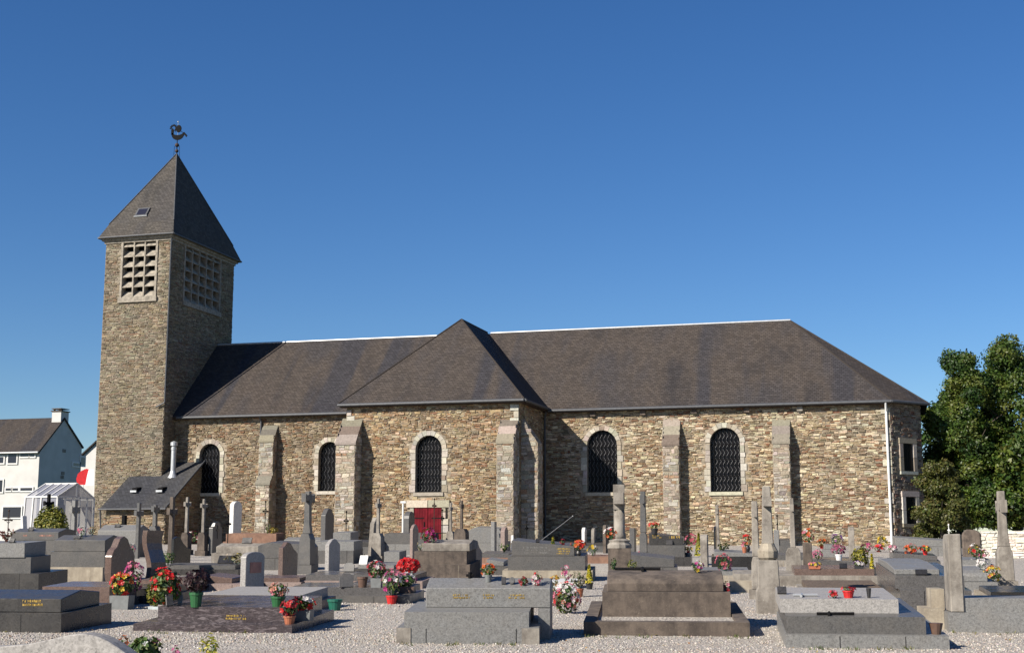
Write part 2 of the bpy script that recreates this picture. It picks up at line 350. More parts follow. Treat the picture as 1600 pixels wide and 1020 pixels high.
def masonry_panel(O, U, Nn, ua_, u1, v1, pal, wall, ch=(.05, .17), cw=(.09, .4), holes=(), dep=(.008, .06), gap=.016, vtop=None, store=ALLST, wav=.09, UM=0):
    """irregular coursed stones on the plane O + u*U + v*Z, proud along Nn; holes: list of f(u,v)->bool"""
    O, U, Nn = Vector(O), Vector(U).normalized(), Vector(Nn).normalized(); v = 0.0
    sd = random.random()*100
    while v < v1-.04:
        h = min(random.uniform(*ch), v1-v)
        u = ua_-random.uniform(0, .22)
        while u < u1+random.uniform(-.12, .1):
            w = random.uniform(*cw)*(.75+.5*min(1.4, h/ch[1])); a, b = max(0, u), min(UM, u+w)
            if b-a > .05:
                parts = [(v, h)] if (h < ch[0]*1.35 or random.random() > .3) else [(v, h*.5), (v+h*.5, h*.5)]
                for (vv_, hh) in parts:
                    o = wav*noise.noise(Vector((a*1.1+sd, v*1.3, 3.1))) if 0.15 < v < v1-.25 else 0
                    um, vm = (a+b)/2, vv_+hh/2
                    if any(f(um+dx, vm+dv) for f in holes for dx, dv in ((0, 0), (-(b-a)*.35, 0), ((b-a)*.35, 0), (0, hh*.3))): continue
                    if vtop and vm > vtop(um)-.05: continue
                    g = gap*random.uniform(.4, 1.1)/2+.004; d = random.uniform(*dep); j = lambda s: random.uniform(-s, s)
                    q = [(a+g, vv_+g), (b-g, vv_+g), (b-g, vv_+hh-g), (a+g, vv_+hh-g)]
                    q = [(x+j(min(.05, hh*.35)), y+j(min(.03, hh*.2))+o) for x, y in q]
                    q = [(min(UM, max(0, x)), y) for x, y in q]
                    cu, cv = sum(x for x, _ in q)/4, sum(y for _, y in q)/4
                    back = [O+U*x+Vector((0, 0, y))-Nn*.01 for x, y in q]
                    fr = [O+U*(cu+(x-cu)*.9)+Vector((0, 0, cv+(y-cv)*.82))+Nn*(d*random.uniform(.65, 1.2)) for x, y in q]
                    rn_ = noise.noise(Vector((um*.7+sd, vm*.9, 9.7))); col = pick(pal)
                    col = tuple(c*(1+.22*rn_)*(1+(.10, -.02, -.12)[i_]*noise.noise(Vector((um*.9, vm*1.3+sd, 4.2)))) for i_, c in enumerate(col))
                    store.append(((b-a)*hh, back+fr, col, wall))
            u += w
        v += h
def masonry(O, U, Nn, u1, v1, pal, wall, **k):
    u = 0.0
    while u < u1-.01:
        e = u+random.uniform(.8, 1.9)
        if u1-e < .7: e = u1
        masonry_panel(O, U, Nn, u, e, v1, pal, wall, UM=u1, **k); u = e
STF = [(4, 5, 6, 7), (0, 1, 5, 4), (1, 2, 6, 5), (2, 3, 7, 6), (3, 0, 4, 7)]
def orient(vs, faces):
    n = (vs[5]-vs[4]).cross(vs[6]-vs[4]); c = sum((vs[i] for i in range(4, 8)), Vector())/4 - sum((vs[i] for i in range(4)), Vector())/4
    return faces if n.dot(c) > 0 else [f[::-1] for f in faces]
def wallmesh(name, O, U, u1, v1, wins, mat, parent, vtop=None):
    """mortar face with arched / square openings; wins: (u0,u1,v0,vspring or vtop, arched)"""
    O, U = Vector(O), Vector(U).normalized(); bm = BM()
    P = lambda u, v: bm.verts.new(O+U*u+Vector((0, 0, v)))
    Q = lambda *ps: bm.faces.new([P(*p) for p in ps])
    tp = vtop or (lambda u: v1); cur = 0
    for (a, b, v0, vs, arch) in sorted(wins):
        Q((cur, 0), (a, 0), (a, tp(a)), (cur, tp(cur)))
        if v0 > .01: Q((a, 0), (b, 0), (b, v0), (a, v0))
        if arch:
            r = (b-a)/2; c = (a+b)/2; K = 10; pr = [(c-r*math.cos(math.pi*k/K), vs+r*math.sin(math.pi*k/K)) for k in range(K+1)]
            for p, q in zip(pr, pr[1:]): Q(p, q, (q[0], tp(q[0])), (p[0], tp(p[0])))
        else: Q((a, vs), (b, vs), (b, tp(b)), (a, tp(a)))
        cur = b
    Q((cur, 0), (u1, 0), (u1, tp(u1)), (cur, tp(cur)))
    o = obj(name, bm, mat, parent)
    return o
def inwin(w, m=.30):
    a, b, v0, vs, arch = w; c, r = (a+b)/2, (b-a)/2
    def f(u, v):
        if v < v0-.22 or u < a-m or u > b+m: return False
        if v <= vs: return True
        return math.hypot(u-c, v-vs) < r+m if arch else v < vs+m
    return f
PAL_DR = [(30, (0.378, 0.347, 0.295)), (25, (0.325, 0.295, 0.246)), (15, (0.438, 0.409, 0.356)), (8, (0.249, 0.211, 0.167))]
def hexa(vs, name, col, mat, parent):                 # 8 corner block
    fc = [(0, 3, 2, 1)] + STF; me = bpy.data.meshes.new(name); me.from_pydata([tuple(v) for v in vs], [], orient(vs, fc)); setcol(me, col)
    return link(name, me, parent, mat)
def window(O, U, Nn, w, name='window', bars=7, rec=.32, pal=PAL_DR, sw=.27, label=None):
    O, U, Nn = Vector(O), Vector(U).normalized(), Vector(Nn).normalized(); a, b, v0, vs, arch = w; c, r = (a+b)/2, (b-a)/2
    P = lambda u, v, d=0: O+U*u+Vector((0, 0, v))+Nn*d
    out = [(a, v0)] + ([(c-r*math.cos(math.pi*k/14), vs+r*math.sin(math.pi*k/14)) for k in range(15)] if arch else [(a, vs), (b, vs)]) + [(b, v0)]
    bm = BM(); n = len(out)
    A = [bm.verts.new(P(*p, .02)) for p in out]; B = [bm.verts.new(P(*p, -rec)) for p in out]
    for i in range(n): bm.faces.new((A[i], A[(i+1) % n], B[(i+1) % n], B[i]))
    wobj = cobj(name, bm, 'concrete')
    if label: wobj['label'] = label
    bm = BM(); bm.faces.new([bm.verts.new(P(*p, -rec+.004)) for p in out]); obj('pane', bm, 'glass_dark', wobj)
    # surround
    def blk(p4, d=.045):
        col = pick(pal); d += random.uniform(-.012, .012)
        cu, cv = sum(p[0] for p in p4)/4, sum(p[1] for p in p4)/4; q = [(cu+(x-cu)*.965, cv+(y-cv)*.965) for x, y in p4]
        hexa([P(x, y, -.02) for x, y in q]+[P(cu+(x-cu)*.97, cv+(y-cv)*.97, d) for x, y in q], 'surround_stone', col, 'dressed', wobj)
    if arch:
        K = 11
        for k in range(K):
            t0, t1 = math.pi*k/K, math.pi*(k+1)/K; R1 = r+sw*random.uniform(.9, 1.12)
            blk([(c-r*math.cos(t0), vs+r*math.sin(t0)), (c-R1*math.cos(t0), vs+R1*math.sin(t0)), (c-R1*math.cos(t1), vs+R1*math.sin(t1)), (c-r*math.cos(t1), vs+r*math.sin(t1))])
    else: blk([(a-sw, vs), (b+sw, vs), (b+sw, vs+sw*1.1), (a-sw, vs+sw*1.1)])
    for s in (-1, 1):
        v = v0
        while v < vs-.08:
            h = min(random.uniform(.24, .42), vs-v); wd = sw*random.choice([.85, .95, 1.05, 1.3]); e = a if s < 0 else b
            blk([(e, v), (e+s*wd, v), (e+s*wd, v+h), (e, v+h)]); v += h
    blk([(a-.16, v0-.2), (b+.16, v0-.2), (b+.16, v0), (a-.16, v0)], .09)
    # iron bars and the zigzag guard between them
    hgt = lambda u: vs+(math.sqrt(max(0, r*r-(u-c)**2)) if arch else 0)
    sp_ = (b-a)/bars
    for k in range(1, bars):
        u = a+sp_*k; bm = BM(); tube(bm, P(u, v0, -.16), P(u, hgt(u), -.16), .026, n=5, caps=False); obj('bar', bm, 'iron', wobj)
    for f in (.3, .62, .9):
        v = v0+(vs-v0)*f*1.08; bm = BM(); tube(bm, P(a, v, -.17), P(b, v, -.17), .015, n=5, caps=False); obj('cross_bar', bm, 'iron', wobj)
    bm = BM()
    for k in range(bars):
        for ph in (0, 1):
            ua, ub = a+sp_*(k+.16), a+sp_*(k+.84); top = min(hgt(ua), hgt(ub))-.03; v = v0+.02; i = ph; st = sp_*1.15
            while v+st < top:
                p, q = (ua, ub) if i % 2 == 0 else (ub, ua); tube(bm, P(p, v, -.2), P(q, v+st, -.2), .011, n=3, caps=False); v += st; i += 1
            break
    obj('guard_mesh', bm, 'lead', wobj)
    return wobj

# --- walls facing the graveyard (u runs with +X)
X_, Y_ = Vector((1, 0, 0)), Vector((0, 1, 0)); S_ = -Y_
XA = hY(1390, 627, YC).x                              # chancel's east corner
XT0, XT1 = -28.95, -19.08                             # transept
XTW0, XTW1 = -47.1, -42.55                            # tower
def win_px(x0, x1, ytop, ybot, Y, u0, z0=ZB):
    p, q = hY(x0, ybot, Y), hY(x1, ybot, Y); top = hY((x0+x1)/2, ytop, Y).z; r = (q.x-p.x)/2
    return (p.x-u0, q.x-u0, p.z-z0, top-r-z0, True)
# chancel
OC = Vector((XT1, YC, ZB)); LC = XA-XT1; HC = EZ-ZB
wc = [win_px(918, 965, 672, 769, YC, OC.x), win_px(1111, 1158, 668, 768, YC, OC.x)]
w_ch = cpart(wallmesh('chancel_wall', OC, X_, LC, HC, wc, 'mortar', church))
masonry(OC, X_, S_, LC, HC, PAL_CH, w_ch, holes=[inwin(w) for w in wc])
for w in wc: window(OC, X_, S_, w, bars=8)
# nave
ON = Vector((XTW1, YC, ZB)); LN = XT0-XTW1; HN = 9.12-ZB
wn = [win_px(310, 342, 693, 770, YC, ON.x), win_px(497, 530, 690, 767, YC, ON.x)]
w_nv = cpart(wallmesh('nave_wall', ON, X_, LN, HN, wn, 'mortar', church))
masonry(ON, X_, S_, LN, HN, PAL_NV, w_nv, holes=[inwin(w) for w in wn], ch=(.05, .155))
for w in wn: window(ON, X_, S_, w, bars=6)
# transept front with window and door
OT = Vector((XT0, YT, ZB)); LT = XT1-XT0; HT = 8.98-ZB
dl, dr, dt = hY(648, 793, YT).x-OT.x, hY(691, 793, YT).x-OT.x, hY(670, 793, YT).z-ZB
wt = win_px(649, 690, 680, 769, YT, OT.x)
wd = (dl, dr, .0, dt, False)
# one opening column: door below, window above
tw = wallmesh('transept_wall', OT, X_, LT, HT, [(wt[0], wt[1], wt[2], wt[3], True)], 'mortar', church); cpart(tw)
masonry(OT, X_, S_, LT, HT, PAL_TR, tw, holes=[inwin(wt), inwin((dl, dr, 0, dt, False), .34)])
window(OT, X_, S_, wt, bars=8)
# transept sides
PE = YC-YT
te = cpart(wallmesh('transept_wall', (XT1, YT, ZB), Y_, PE, HT, [], 'mortar', church)); masonry((XT1, YT, ZB), Y_, X_, PE, HT, PAL_TR, te)
twt = cpart(wallmesh('transept_wall', (XT0, YT, ZB), Y_, PE, HT, [], 'mortar', church)); masonry((XT0, YT, ZB), Y_, -X_, PE, HT, PAL_TR, twt)
# the door, set just proud of the wall core: lintel, jambs, two leaves of planks
door = cpart(empty('door', (0, 0, 0), parent=church)); door.matrix_parent_inverse = CI; door['label'] = 'dark red double plank door under the round window'
DZ = gz(-24, YT); xm = OT.x+(dl+dr)/2
PD = lambda x, z, d=0: Vector((x, YT-d, z))
def dstone(x0, x1, z0, z1, nm='door_stone'):
    hexa([PD(x0+.01, z0+.01, -.02), PD(x1-.01, z0+.01, -.02), PD(x1-.01, z1-.01, -.02), PD(x0+.01, z1-.01, -.02), PD(x0+.02, z0+.02, .13), PD(x1-.02, z0+.02, .13), PD(x1-.02, z1-.02, .13), PD(x0+.02, z1-.02, .13)], nm, pick(PAL_DR), 'dressed', door)
x0d, x1d, ztd = OT.x+dl, OT.x+dr, ZB+dt
dstone(x0d-.45, xm, ztd, ztd+.42, 'lintel_stone'); dstone(xm, x1d+.45, ztd, ztd+.42, 'lintel_stone')
for s, e in ((-1, x0d), (1, x1d)):
    z = ZB
    while z < ztd-.05:
        h = min(random.uniform(.3, .45), ztd-z); wd_ = random.choice([.24, .4]); dstone(min(e, e+s*wd_), max(e, e+s*wd_), z, z+h); z += h
for s in (0, 1):
    lx0, lx1 = (x0d+.02, xm-.012) if s == 0 else (xm+.012, x1d-.02); n = 5; w = (lx1-lx0)/n
    for k in range(n):
        bm = BM(); box(bm, lx0+k*w+.005, lx0+(k+1)*w-.005, YT-.09, YT-.035, ZB+.1, ztd-.02); obj('plank', bm, 'red_door', door)
    for zz in (ztd-.55, ztd-1.35):
        bm = BM(); a, b_ = (lx0, lx0+.55) if s == 0 else (lx1-.55, lx1); box(bm, a, b_, YT-.10, YT-.088, zz-.025, zz+.025); obj('hinge', bm, 'iron', door)
bm = BM(); box(bm, xm-.22, xm-.17, YT-.12, YT-.088, ztd-1.0, ztd-.75); obj('handle', bm, 'iron', door)
bm = BM(); box(bm, x0d, x1d, YT-.032, YT-.012, ZB, ztd); obj('door_back', bm, 'iron', door)
# apse: canted face with two barred rectangular windows, then east and north closing walls
ANG = R(50); LA = 2.45; UA = Vector((math.cos(ANG), math.sin(ANG), 0)); NA = Vector((UA.y, -UA.x, 0)); OA = Vector((XA, YC, ZB))
ua0, ua1 = .82, 1.62
za = [(hX(1412, 737, XA+.95).z, 0)]
def apz(y): return CAM.z + (lambda d: d.z*((YC+.95)/d.y))(ray(1412, y))
wa = [(ua0, ua1, apz(736)-ZB, apz(693)-ZB, False), (ua0+.02, ua1+.02, apz(818)-ZB, apz(776)-ZB, False)]
w_ap = cpart(wallmesh('apse_wall', OA, UA, LA, HC, [], 'mortar_tower', church))
masonry(OA, UA, NA, LA, HC, PAL_AP, w_ap, ch=(.09, .2), holes=[inwin(w, .34) for w in wa])
OA2 = OA + NA*.06
for w in wa:
    f = cpart(empty('window', (0, 0, 0), parent=church)); f.matrix_parent_inverse = CI
    P = lambda u, v, d=0: OA+UA*u+Vector((0, 0, v))+NA*d
    def bk(u0, u1, v0, v1, d, nm='surround_stone'): hexa([P(u0, v0, -.01), P(u1, v0, -.01), P(u1, v1, -.01), P(u0, v1, -.01), P(u0+.01, v0+.01, d), P(u1-.01, v0+.01, d), P(u1-.01, v1-.01, d), P(u0+.01, v1-.01, d)], nm, pick(PAL_DR), 'dressed', f)
    a, b_, v0, v1, _ = w; mv = (v0+v1)/2
    bk(a-.3, b_+.3, v1, v1+.3, .10, 'lintel_stone'); bk(a-.3, b_+.3, v0-.18, v0, .12, 'sill')
    for q0, q1 in ((v0, mv), (mv, v1)): bk(a-.28, a, q0, q1, .10); bk(b_, b_+.28, q0, q1, .10)
    bm = BM(); bm.faces.new([bm.verts.new(P(*p, .012)) for p in ((a, v0), (b_, v0), (b_, v1), (a, v1))]); obj('pane', bm, 'glass_dark', f)
    for k in range(1, 4):
        u = a+(b_-a)*k/4; bm = BM(); tube(bm, P(u, v0, .06), P(u, v1, .06), .014, n=5); obj('bar', bm, 'iron', f)
PB = OA+UA*LA
PB2 = Vector((PB.x+1.2, YC+5, 0)); PC2 = Vector((PB.x, YC+10-(PB.y-YC), 0))
bm = BM()
def wq(bm, p, q, z0, z1): bm.faces.new([bm.verts.new(v) for v in ((p[0], p[1], z0), (q[0], q[1], z0), (q[0], q[1], z1), (p[0], p[1], z1))])
wq(bm, PB, PC2, ZB, EZ); wq(bm, PC2, (XA, YC+10), ZB, EZ); wq(bm, (XA, YC+10), (XTW1, YC+10), ZB, EZ)
cobj('rear_wall', bm, 'mortar')
# tower
ZT = 20.15; HTW = ZT-ZB
def lou(O, U, Nn, u0, u1, v0, v1, nc, nr, lab):
    O, U, Nn = Vector(O), Vector(U), Vector(Nn); P = lambda u, v, d: O+U*u+Vector((0, 0, v))+Nn*d
    f = cpart(empty('louvre_opening', (0, 0, 0), parent=church)); f.matrix_parent_inverse = CI; f['label'] = lab
    def bx(a, b, c, d, e, g, nm, mat='concrete'): 
        bm = BM(); vs = [bm.verts.new(P(*p)) for p in ((a, c, e), (b, c, e), (b, d, e), (a, d, e), (a, c, g), (b, c, g), (b, d, g), (a, d, g))]
        fs = [bm.faces.new([vs[i] for i in q]) for q in ((0, 3, 2, 1), (4, 5, 6, 7), (0, 1, 5, 4), (1, 2, 6, 5), (2, 3, 7, 6), (3, 0, 4, 7))]; bmesh.ops.recalc_face_normals(bm, faces=fs); obj(nm, bm, mat, f)
    bx(u0, u1, v0, v1, -.5, -.45, 'back_panel', 'iron')
    bx(u0-.14, u0, v0, v1, -.45, .07, 'jamb'); bx(u1, u1+.14, v0, v1, -.45, .07, 'jamb')
    bx(u0-.2, u1+.2, v0-.3, v0, -.45, .13, 'sill'); bx(u0-.14, u1+.14, v1, v1+.16, -.45, .08, 'lintel')
    cw, chh = (u1-u0)/nc, (v1-v0)/nr
    for k in range(1, nc): bx(u0+k*cw-.045, u0+k*cw+.045, v0, v1, -.44, .05, 'mullion')
    for k in range(nc):
        for i in range(nr):
            a, b = u0+k*cw+(.045 if k else 0), u0+(k+1)*cw-(.045 if k < nc-1 else 0); vb = v0+i*chh+.06
            pts = [(vb, .03), (vb+chh*.66, -.36), (vb+chh*.66, -.42), (vb-.05, -.03), (vb-.05, .03)]
            bm = BM(); A = [bm.verts.new(P(a, *p)) for p in pts]; B = [bm.verts.new(P(b, *p)) for p in pts]
            fs = [bm.faces.new(A), bm.faces.new(B)]+[bm.faces.new((A[q], A[(q+1) % 5], B[(q+1) % 5], B[q])) for q in range(5)]; bmesh.ops.recalc_face_normals(bm, faces=fs); obj('slat', bm, 'concrete', f)
YTN = 81.0
OTW = Vector((XTW0, YTW, ZB)); LTW = XTW1-XTW0
lp, lq = hY(190, 466, YTW), hY(243, 368, YTW)
ls = (lp.x-OTW.x, hY(241, 466, YTW).x-OTW.x, lp.z-ZB, lq.z-ZB, False)
w_ts = cpart(wallmesh('tower_wall', OTW, X_, LTW, HTW, [ls], 'mortar_tower', church))
masonry(OTW, X_, S_, LTW, HTW, PAL_TW, w_ts, ch=(.055, .12), cw=(.12, .42), holes=[inwin(ls, .12)], dep=(.012, .045), wav=.03)
lou(OTW, X_, S_, ls[0], ls[1], ls[2], ls[3], 3, 6, 'lit concrete louvre of three columns facing the graves')
OTE = Vector((XTW1, YTW, ZB)); LTE = YTN-YTW
eq, ep = hX(290, 375, XTW1), hX(341, 480, XTW1)
le = (eq.y-YTW, ep.y-YTW, ls[2], ls[3], False)
w_te = cpart(wallmesh('tower_wall', OTE, Y_, LTE, HTW, [le], 'mortar_tower', church))
masonry(OTE, Y_, X_, LTE, HTW, PAL_TW, w_te, ch=(.06, .13), cw=(.15, .5), holes=[inwin(le, .12)], dep=(.012, .045), wav=.03)
lou(OTE, Y_, X_, le[0], le[1], le[2], le[3], 5, 6, 'shaded concrete louvre of five columns on the east side')
bm = BM(); wq(bm, (XTW0, YTW), (XTW0, YTN), ZB, ZT); wq(bm, (XTW0, YTN), (XTW1, YTN), ZB, ZT); cobj('tower_wall', bm, 'mortar_tower')
bm = BM()
for a, b_ in ((.0, .16), (.16, .34)):
    k = .08 if a == 0 else .2
    box(bm, XTW0-k, XTW1+k, YTW-k, YTN+k, ZT+a-.12, ZT+b_-.12)
cobj('cornice', bm, 'concrete')
AP = Vector(((XTW0+XTW1)/2, (YTW+YTN)/2, 26.9)); OV = .36; ze = ZT+.24
c4 = [Vector((XTW0-OV, YTW-OV, ze)), Vector((XTW1+OV, YTW-OV, ze)), Vector((XTW1+OV, YTN+OV, ze)), Vector((XTW0-OV, YTN+OV, ze))]
m4 = [p.lerp(AP, .13)+Vector((0, 0, .0)) for p in c4]           # slightly flared foot
for p in m4: p.z += .12
polys = []
for i in range(4):
    j = (i+1) % 4; polys += [[c4[i], c4[j], m4[j], m4[i]], [m4[i], m4[j], AP]]
rt = cpart(uvsheet('tower_roof', polys, 'slate_tower', church, .06))
for i in range(4):
    bm = BM(); tube(bm, m4[i]+Vector((0, 0, .02)), AP+Vector((0, 0, .03)), .035, n=6); obj('hip_cap', bm, 'zinc', rt)
    bm = BM(); tube(bm, c4[i]+Vector((0, 0, -.02)), c4[(i+1) % 4]+Vector((0, 0, -.02)), .06, n=8); obj('gutter', bm, 'zinc', rt)
# skylight on the south slope
A_, B_ = m4[0], m4[1]; nrm = (B_-A_).cross(AP-A_).normalized(); upv = (AP-(A_+B_)/2).normalized(); sc_ = (A_+B_)/2 + X_*-.25 + upv*.55
bm = BM(); q = [sc_+X_*a+upv*b_ for a, b_ in ((-.42, 0), (.42, 0), (.42, .75), (-.42, .75))]
vs = [bm.verts.new(p-nrm*.02) for p in q]+[bm.verts.new(p+nrm*.09) for p in q]; fs = [bm.faces.new([vs[i] for i in f]) for f in ((4, 5, 6, 7), (0, 1, 5, 4), (1, 2, 6, 5), (2, 3, 7, 6), (3, 0, 4, 7))]
bmesh.ops.recalc_face_normals(bm, faces=fs); sk_ = obj('skylight', bm, 'zinc', rt)
bm = BM(); q = [sc_+X_*a+upv*b_+nrm*.095 for a, b_ in ((-.32, .1), (.32, .1), (.32, .65), (-.32, .65))]; bm.faces.new([bm.verts.new(p) for p in q]); obj('pane', bm, 'glass_window', rt)
bm = BM(); tube(bm, sc_+X_*-.46+nrm*.05, sc_+X_*.46+nrm*.05, .045, n=6); obj('flashing', bm, 'bright_zinc', rt)
# lightning rods + weathercock
wk = cpart(empty('weathercock', (0, 0, 0), parent=church)); wk.matrix_parent_inverse = CI; wk.scale = (.75, .75, .75); wk.location = AP*.25; wk['label'] = 'dark sheet metal weathercock with disc wing on a short mast'
WB = AP + Vector((0, 0, -.15))
bm = BM(); tube(bm, WB, WB+Vector((0, 0, 1.55)), .05, .035, n=8); obj('mast', bm, 'iron', wk)
for zz, rr in ((.42, .16), (.95, .19)):
    bm = BM(); bmesh.ops.create_icosphere(bm, subdivisions=2, radius=rr, matrix=Matrix.Translation(WB+Vector((0, 0, zz)))); obj('ball', bm, 'rust_iron', wk, True)
for s in (-1, 1):
    bm = BM(); tube(bm, WB+Vector((s*.3, 0, -.4)), WB+Vector((s*.25, 0, .85)), .018, n=5); tube(bm, WB+Vector((s*.25, 0, .85)), WB+Vector((0, 0, .95)), .018, n=5); obj('stay', bm, 'iron', wk)
def plate(pts, nm, mat='iron', th=.035, off=0):
    bm = BM(); prism(bm, [(WB.x+x, WB.z+z) for x, z in pts], WB.y-th+off, WB.y+th+off, 'y'); obj(nm, bm, mat, wk)
bod = []
for k in range(13): t_ = R(168)+R(185)*k/12; bod.append((.05+.62*math.cos(t_), 1.98+.62*math.sin(t_)*.92))
for k in range(11): t_ = R(345)-R(160)*k/10; bod.append((.08+.5*math.cos(t_), 2.1+.24*math.sin(t_)))
plate(bod, 'body')
plate([(-.62, 1.95), (-.42, 1.9), (-.36, 2.35), (-.5, 2.55), (-.62, 2.4)], 'neck')
g = []
for k in range(20):
    t_ = R(-60)+R(250)*k/19; rr = .29 if k % 2 else .4; g.append((-.42+rr*math.cos(t_), 2.52+rr*math.sin(t_)))
for k in range(10): t_ = R(190)-R(250)*k/9; g.append((-.42+.2*math.cos(t_), 2.52+.2*math.sin(t_)))
plate(g, 'comb')
plate([(.14+.27*math.cos(k*R(24)), 2.42+.34*math.sin(k*R(24))) for k in range(15)], 'wing_disc', off=-.06)
plate([(.55, 2.02), (.66, 2.1), (.98, 1.75), (.88, 1.62)], 'tail')
bm = BM(); tube(bm, WB+Vector((.25, 0, 2.25)), WB+Vector((.62, 0, 2.0)), .025, n=5); obj('wing_rod', bm, 'iron', wk)
bm = BM(); tube(bm, WB+Vector((.02, 0, 1.55)), WB+Vector((.02, 0, 3.05)), .018, n=5); obj('lightning_rod', bm, 'bright_zinc', wk)
bm = BM(); bmesh.ops.create_icosphere(bm, subdivisions=2, radius=.07, matrix=Matrix.Translation(WB+Vector((.02, 0, 3.08)))); obj('tip', bm, 'bright_zinc', wk, True)

# --- roofs
RZ = 14.3; RY = YC+5.0; XR = hY(1235, 501, RY).x; OE = .38
def ez(z): return z
eS, eN = YC-OE, YC+10+OE
A1 = Vector((XA+.1, eS, EZ+.02)); k_ = NA*OE*1.0; A2 = Vector((PB.x+.42, PB.y-.12, EZ+.02)); A3 = Vector((PC2.x+.42, PC2.y+.12, EZ+.02)); A4 = Vector((XA+.1, eN, EZ+.02))
RE = Vector((XR, RY, RZ)); RW = Vector((XTW1-.3, RY, RZ))
XM = (XT0+XT1)/2
polys = [[Vector((XM, eS, EZ+.02)), A1, RE, Vector((XM, RY, RZ))],
         [A1, A2, RE], [A2, A3, RE], [A3, A4, RE], [A4, Vector((XTW1, eN, EZ+.02)), RW, RE]]
rc = cpart(uvsheet('chancel_roof', polys, 'slate', church))
rn = cpart(uvsheet('nave_roof', [[Vector((XTW1, eS, 9.15)), Vector((XM-.004, eS, 9.15)), Vector((XM-.004, RY, RZ+.003)), Vector((XTW1, RY, RZ+.003))]], 'slate', church))
AT = Vector(((XT0+XT1)/2, 74.0, 14.42)); EB = Vector((AT.x, RY+.2, 14.42)); tz = 9.05
t0, t1 = Vector((XT0-OE, YT-OE, tz)), Vector((XT1+OE, YT-OE, tz)); t2, t3 = Vector((XT1+OE, RY, tz)), Vector((XT0-OE, RY, tz))
rtr = cpart(uvsheet('transept_roof', [[t0, t1, AT], [t1, t2, EB, AT], [t3, t0, AT, EB]], 'slate', church))
def ridge(p, q, nm='ridge_cap', mat='bright_zinc', r=.06, parent=None):
    bm = BM(); tube(bm, p, q, r, n=7); return obj(nm, bm, mat, parent)
ridge(RW+Vector((0, 0, .04)), EB+Vector((-.3, -.2, -.1)), parent=rn); ridge(Vector((AT.x+.3, RY, RZ+.04)), RE+Vector((0, 0, .04)), parent=rc)
ridge(RE, A1, 'hip_cap', 'slate', .045, rc); ridge(RE, A2, 'hip_cap', 'slate', .045, rc); ridge(AT, t1, 'hip_cap', 'slate', .05, rtr); ridge(AT, t0, 'hip_cap', 'slate', .05, rtr); ridge(AT, EB, 'ridge_cap', 'slate', .05, rtr)
gut = lambda p, q, par: ridge(p, q, 'gutter', 'zinc', .085, par)
d_ = Vector((0, -.05, -.07))
gut(Vector((XT1+OE, eS, EZ))+d_, A1+d_, rc); gut(A1+d_, A2+Vector((.05, 0, -.07)), rc)
gut(Vector((XTW1+.35, eS, 9.13))+d_, Vector((XT0-.1, eS, 9.13))+d_, rn); gut(t0+d_, t1+d_, rtr); gut(t1+Vector((.05, 0, -.07)), Vector((XT1+OE, YC-OE, tz))+Vector((.05, 0, -.07)), rtr)
# soffit boards closing the eaves
bm = BM(); box(bm, XT1, XA, eS+.03, YC+.2, EZ-.17, EZ-.05); cobj('soffit', bm, 'rust_iron'); bm = BM(); box(bm, XT0-.3, XT1+.3, YT-OE+.03, YT+.2, 8.99-.13, 8.985); cobj('soffit', bm, 'rust_iron')
bm = BM(); box(bm, XTW1, XT0-.02, eS+.03, YC+.2, 8.98, 9.08); cobj('soffit', bm, 'rust_iron')
bm = BM(); box(bm, XT1-.05, XT1+OE-.04, YT+.2, YC, 8.86, 8.975); cobj('soffit', bm, 'rust_iron')
bm = BM(); Q4 = [Vector((A1.x, A1.y, EZ-.1)), Vector((A2.x, A2.y, EZ-.1)), Vector((PB.x-.3, PB.y+.3, EZ-.1)), Vector((XA-.3, YC+.3, EZ-.1))]; bm.faces.new([bm.verts.new(v) for v in Q4]); cobj('soffit', bm, 'rust_iron')
# corbels under the chancel eave
for xx in (927, 1005, 1085, 1167, 1250):
    p = hY(xx, 643, YC); bm = BM(); box(bm, p.x-.15, p.x+.15, YC-.2, YC+.02, EZ-.42, EZ-.17); cobj('corbel', bm, 'limestone_dark' if xx < 1200 else 'limestone', bev=.02)
# downpipes
def pipe(pts, mat, nm='downpipe', r=.055):
    bm = BM()
    for p, q in zip(pts, pts[1:]): tube(bm, p, q, r, n=8)
    return cobj(nm, bm, mat)
pX = hY(1387, 700, YC-.12).x
pipe([(pX, eS-.05, EZ-.08), (pX, YC-.14, EZ-.55), (pX, YC-.14, ZB+.1)], 'pvc', r=.06)
pX = hY(407, 690, YC-.12).x
pipe([(pX, eS-.05, 9.05), (pX, YC-.12, 8.75), (pX, YC-.12, 5.9)], 'zinc')
pipe([(XT1+.25, YC-OE, EZ-.1), (XT1+.12, YC-.14, EZ-.5), (XT1+.12, YC-.14, ZB)], 'zinc')
pipe([(XTW1+.1, YTW-.12, ZT), (XTW1+.1, YTW-.12, 9.9), (XTW1-.45, YTW-.14, 9.65)], 'zinc', r=.05)
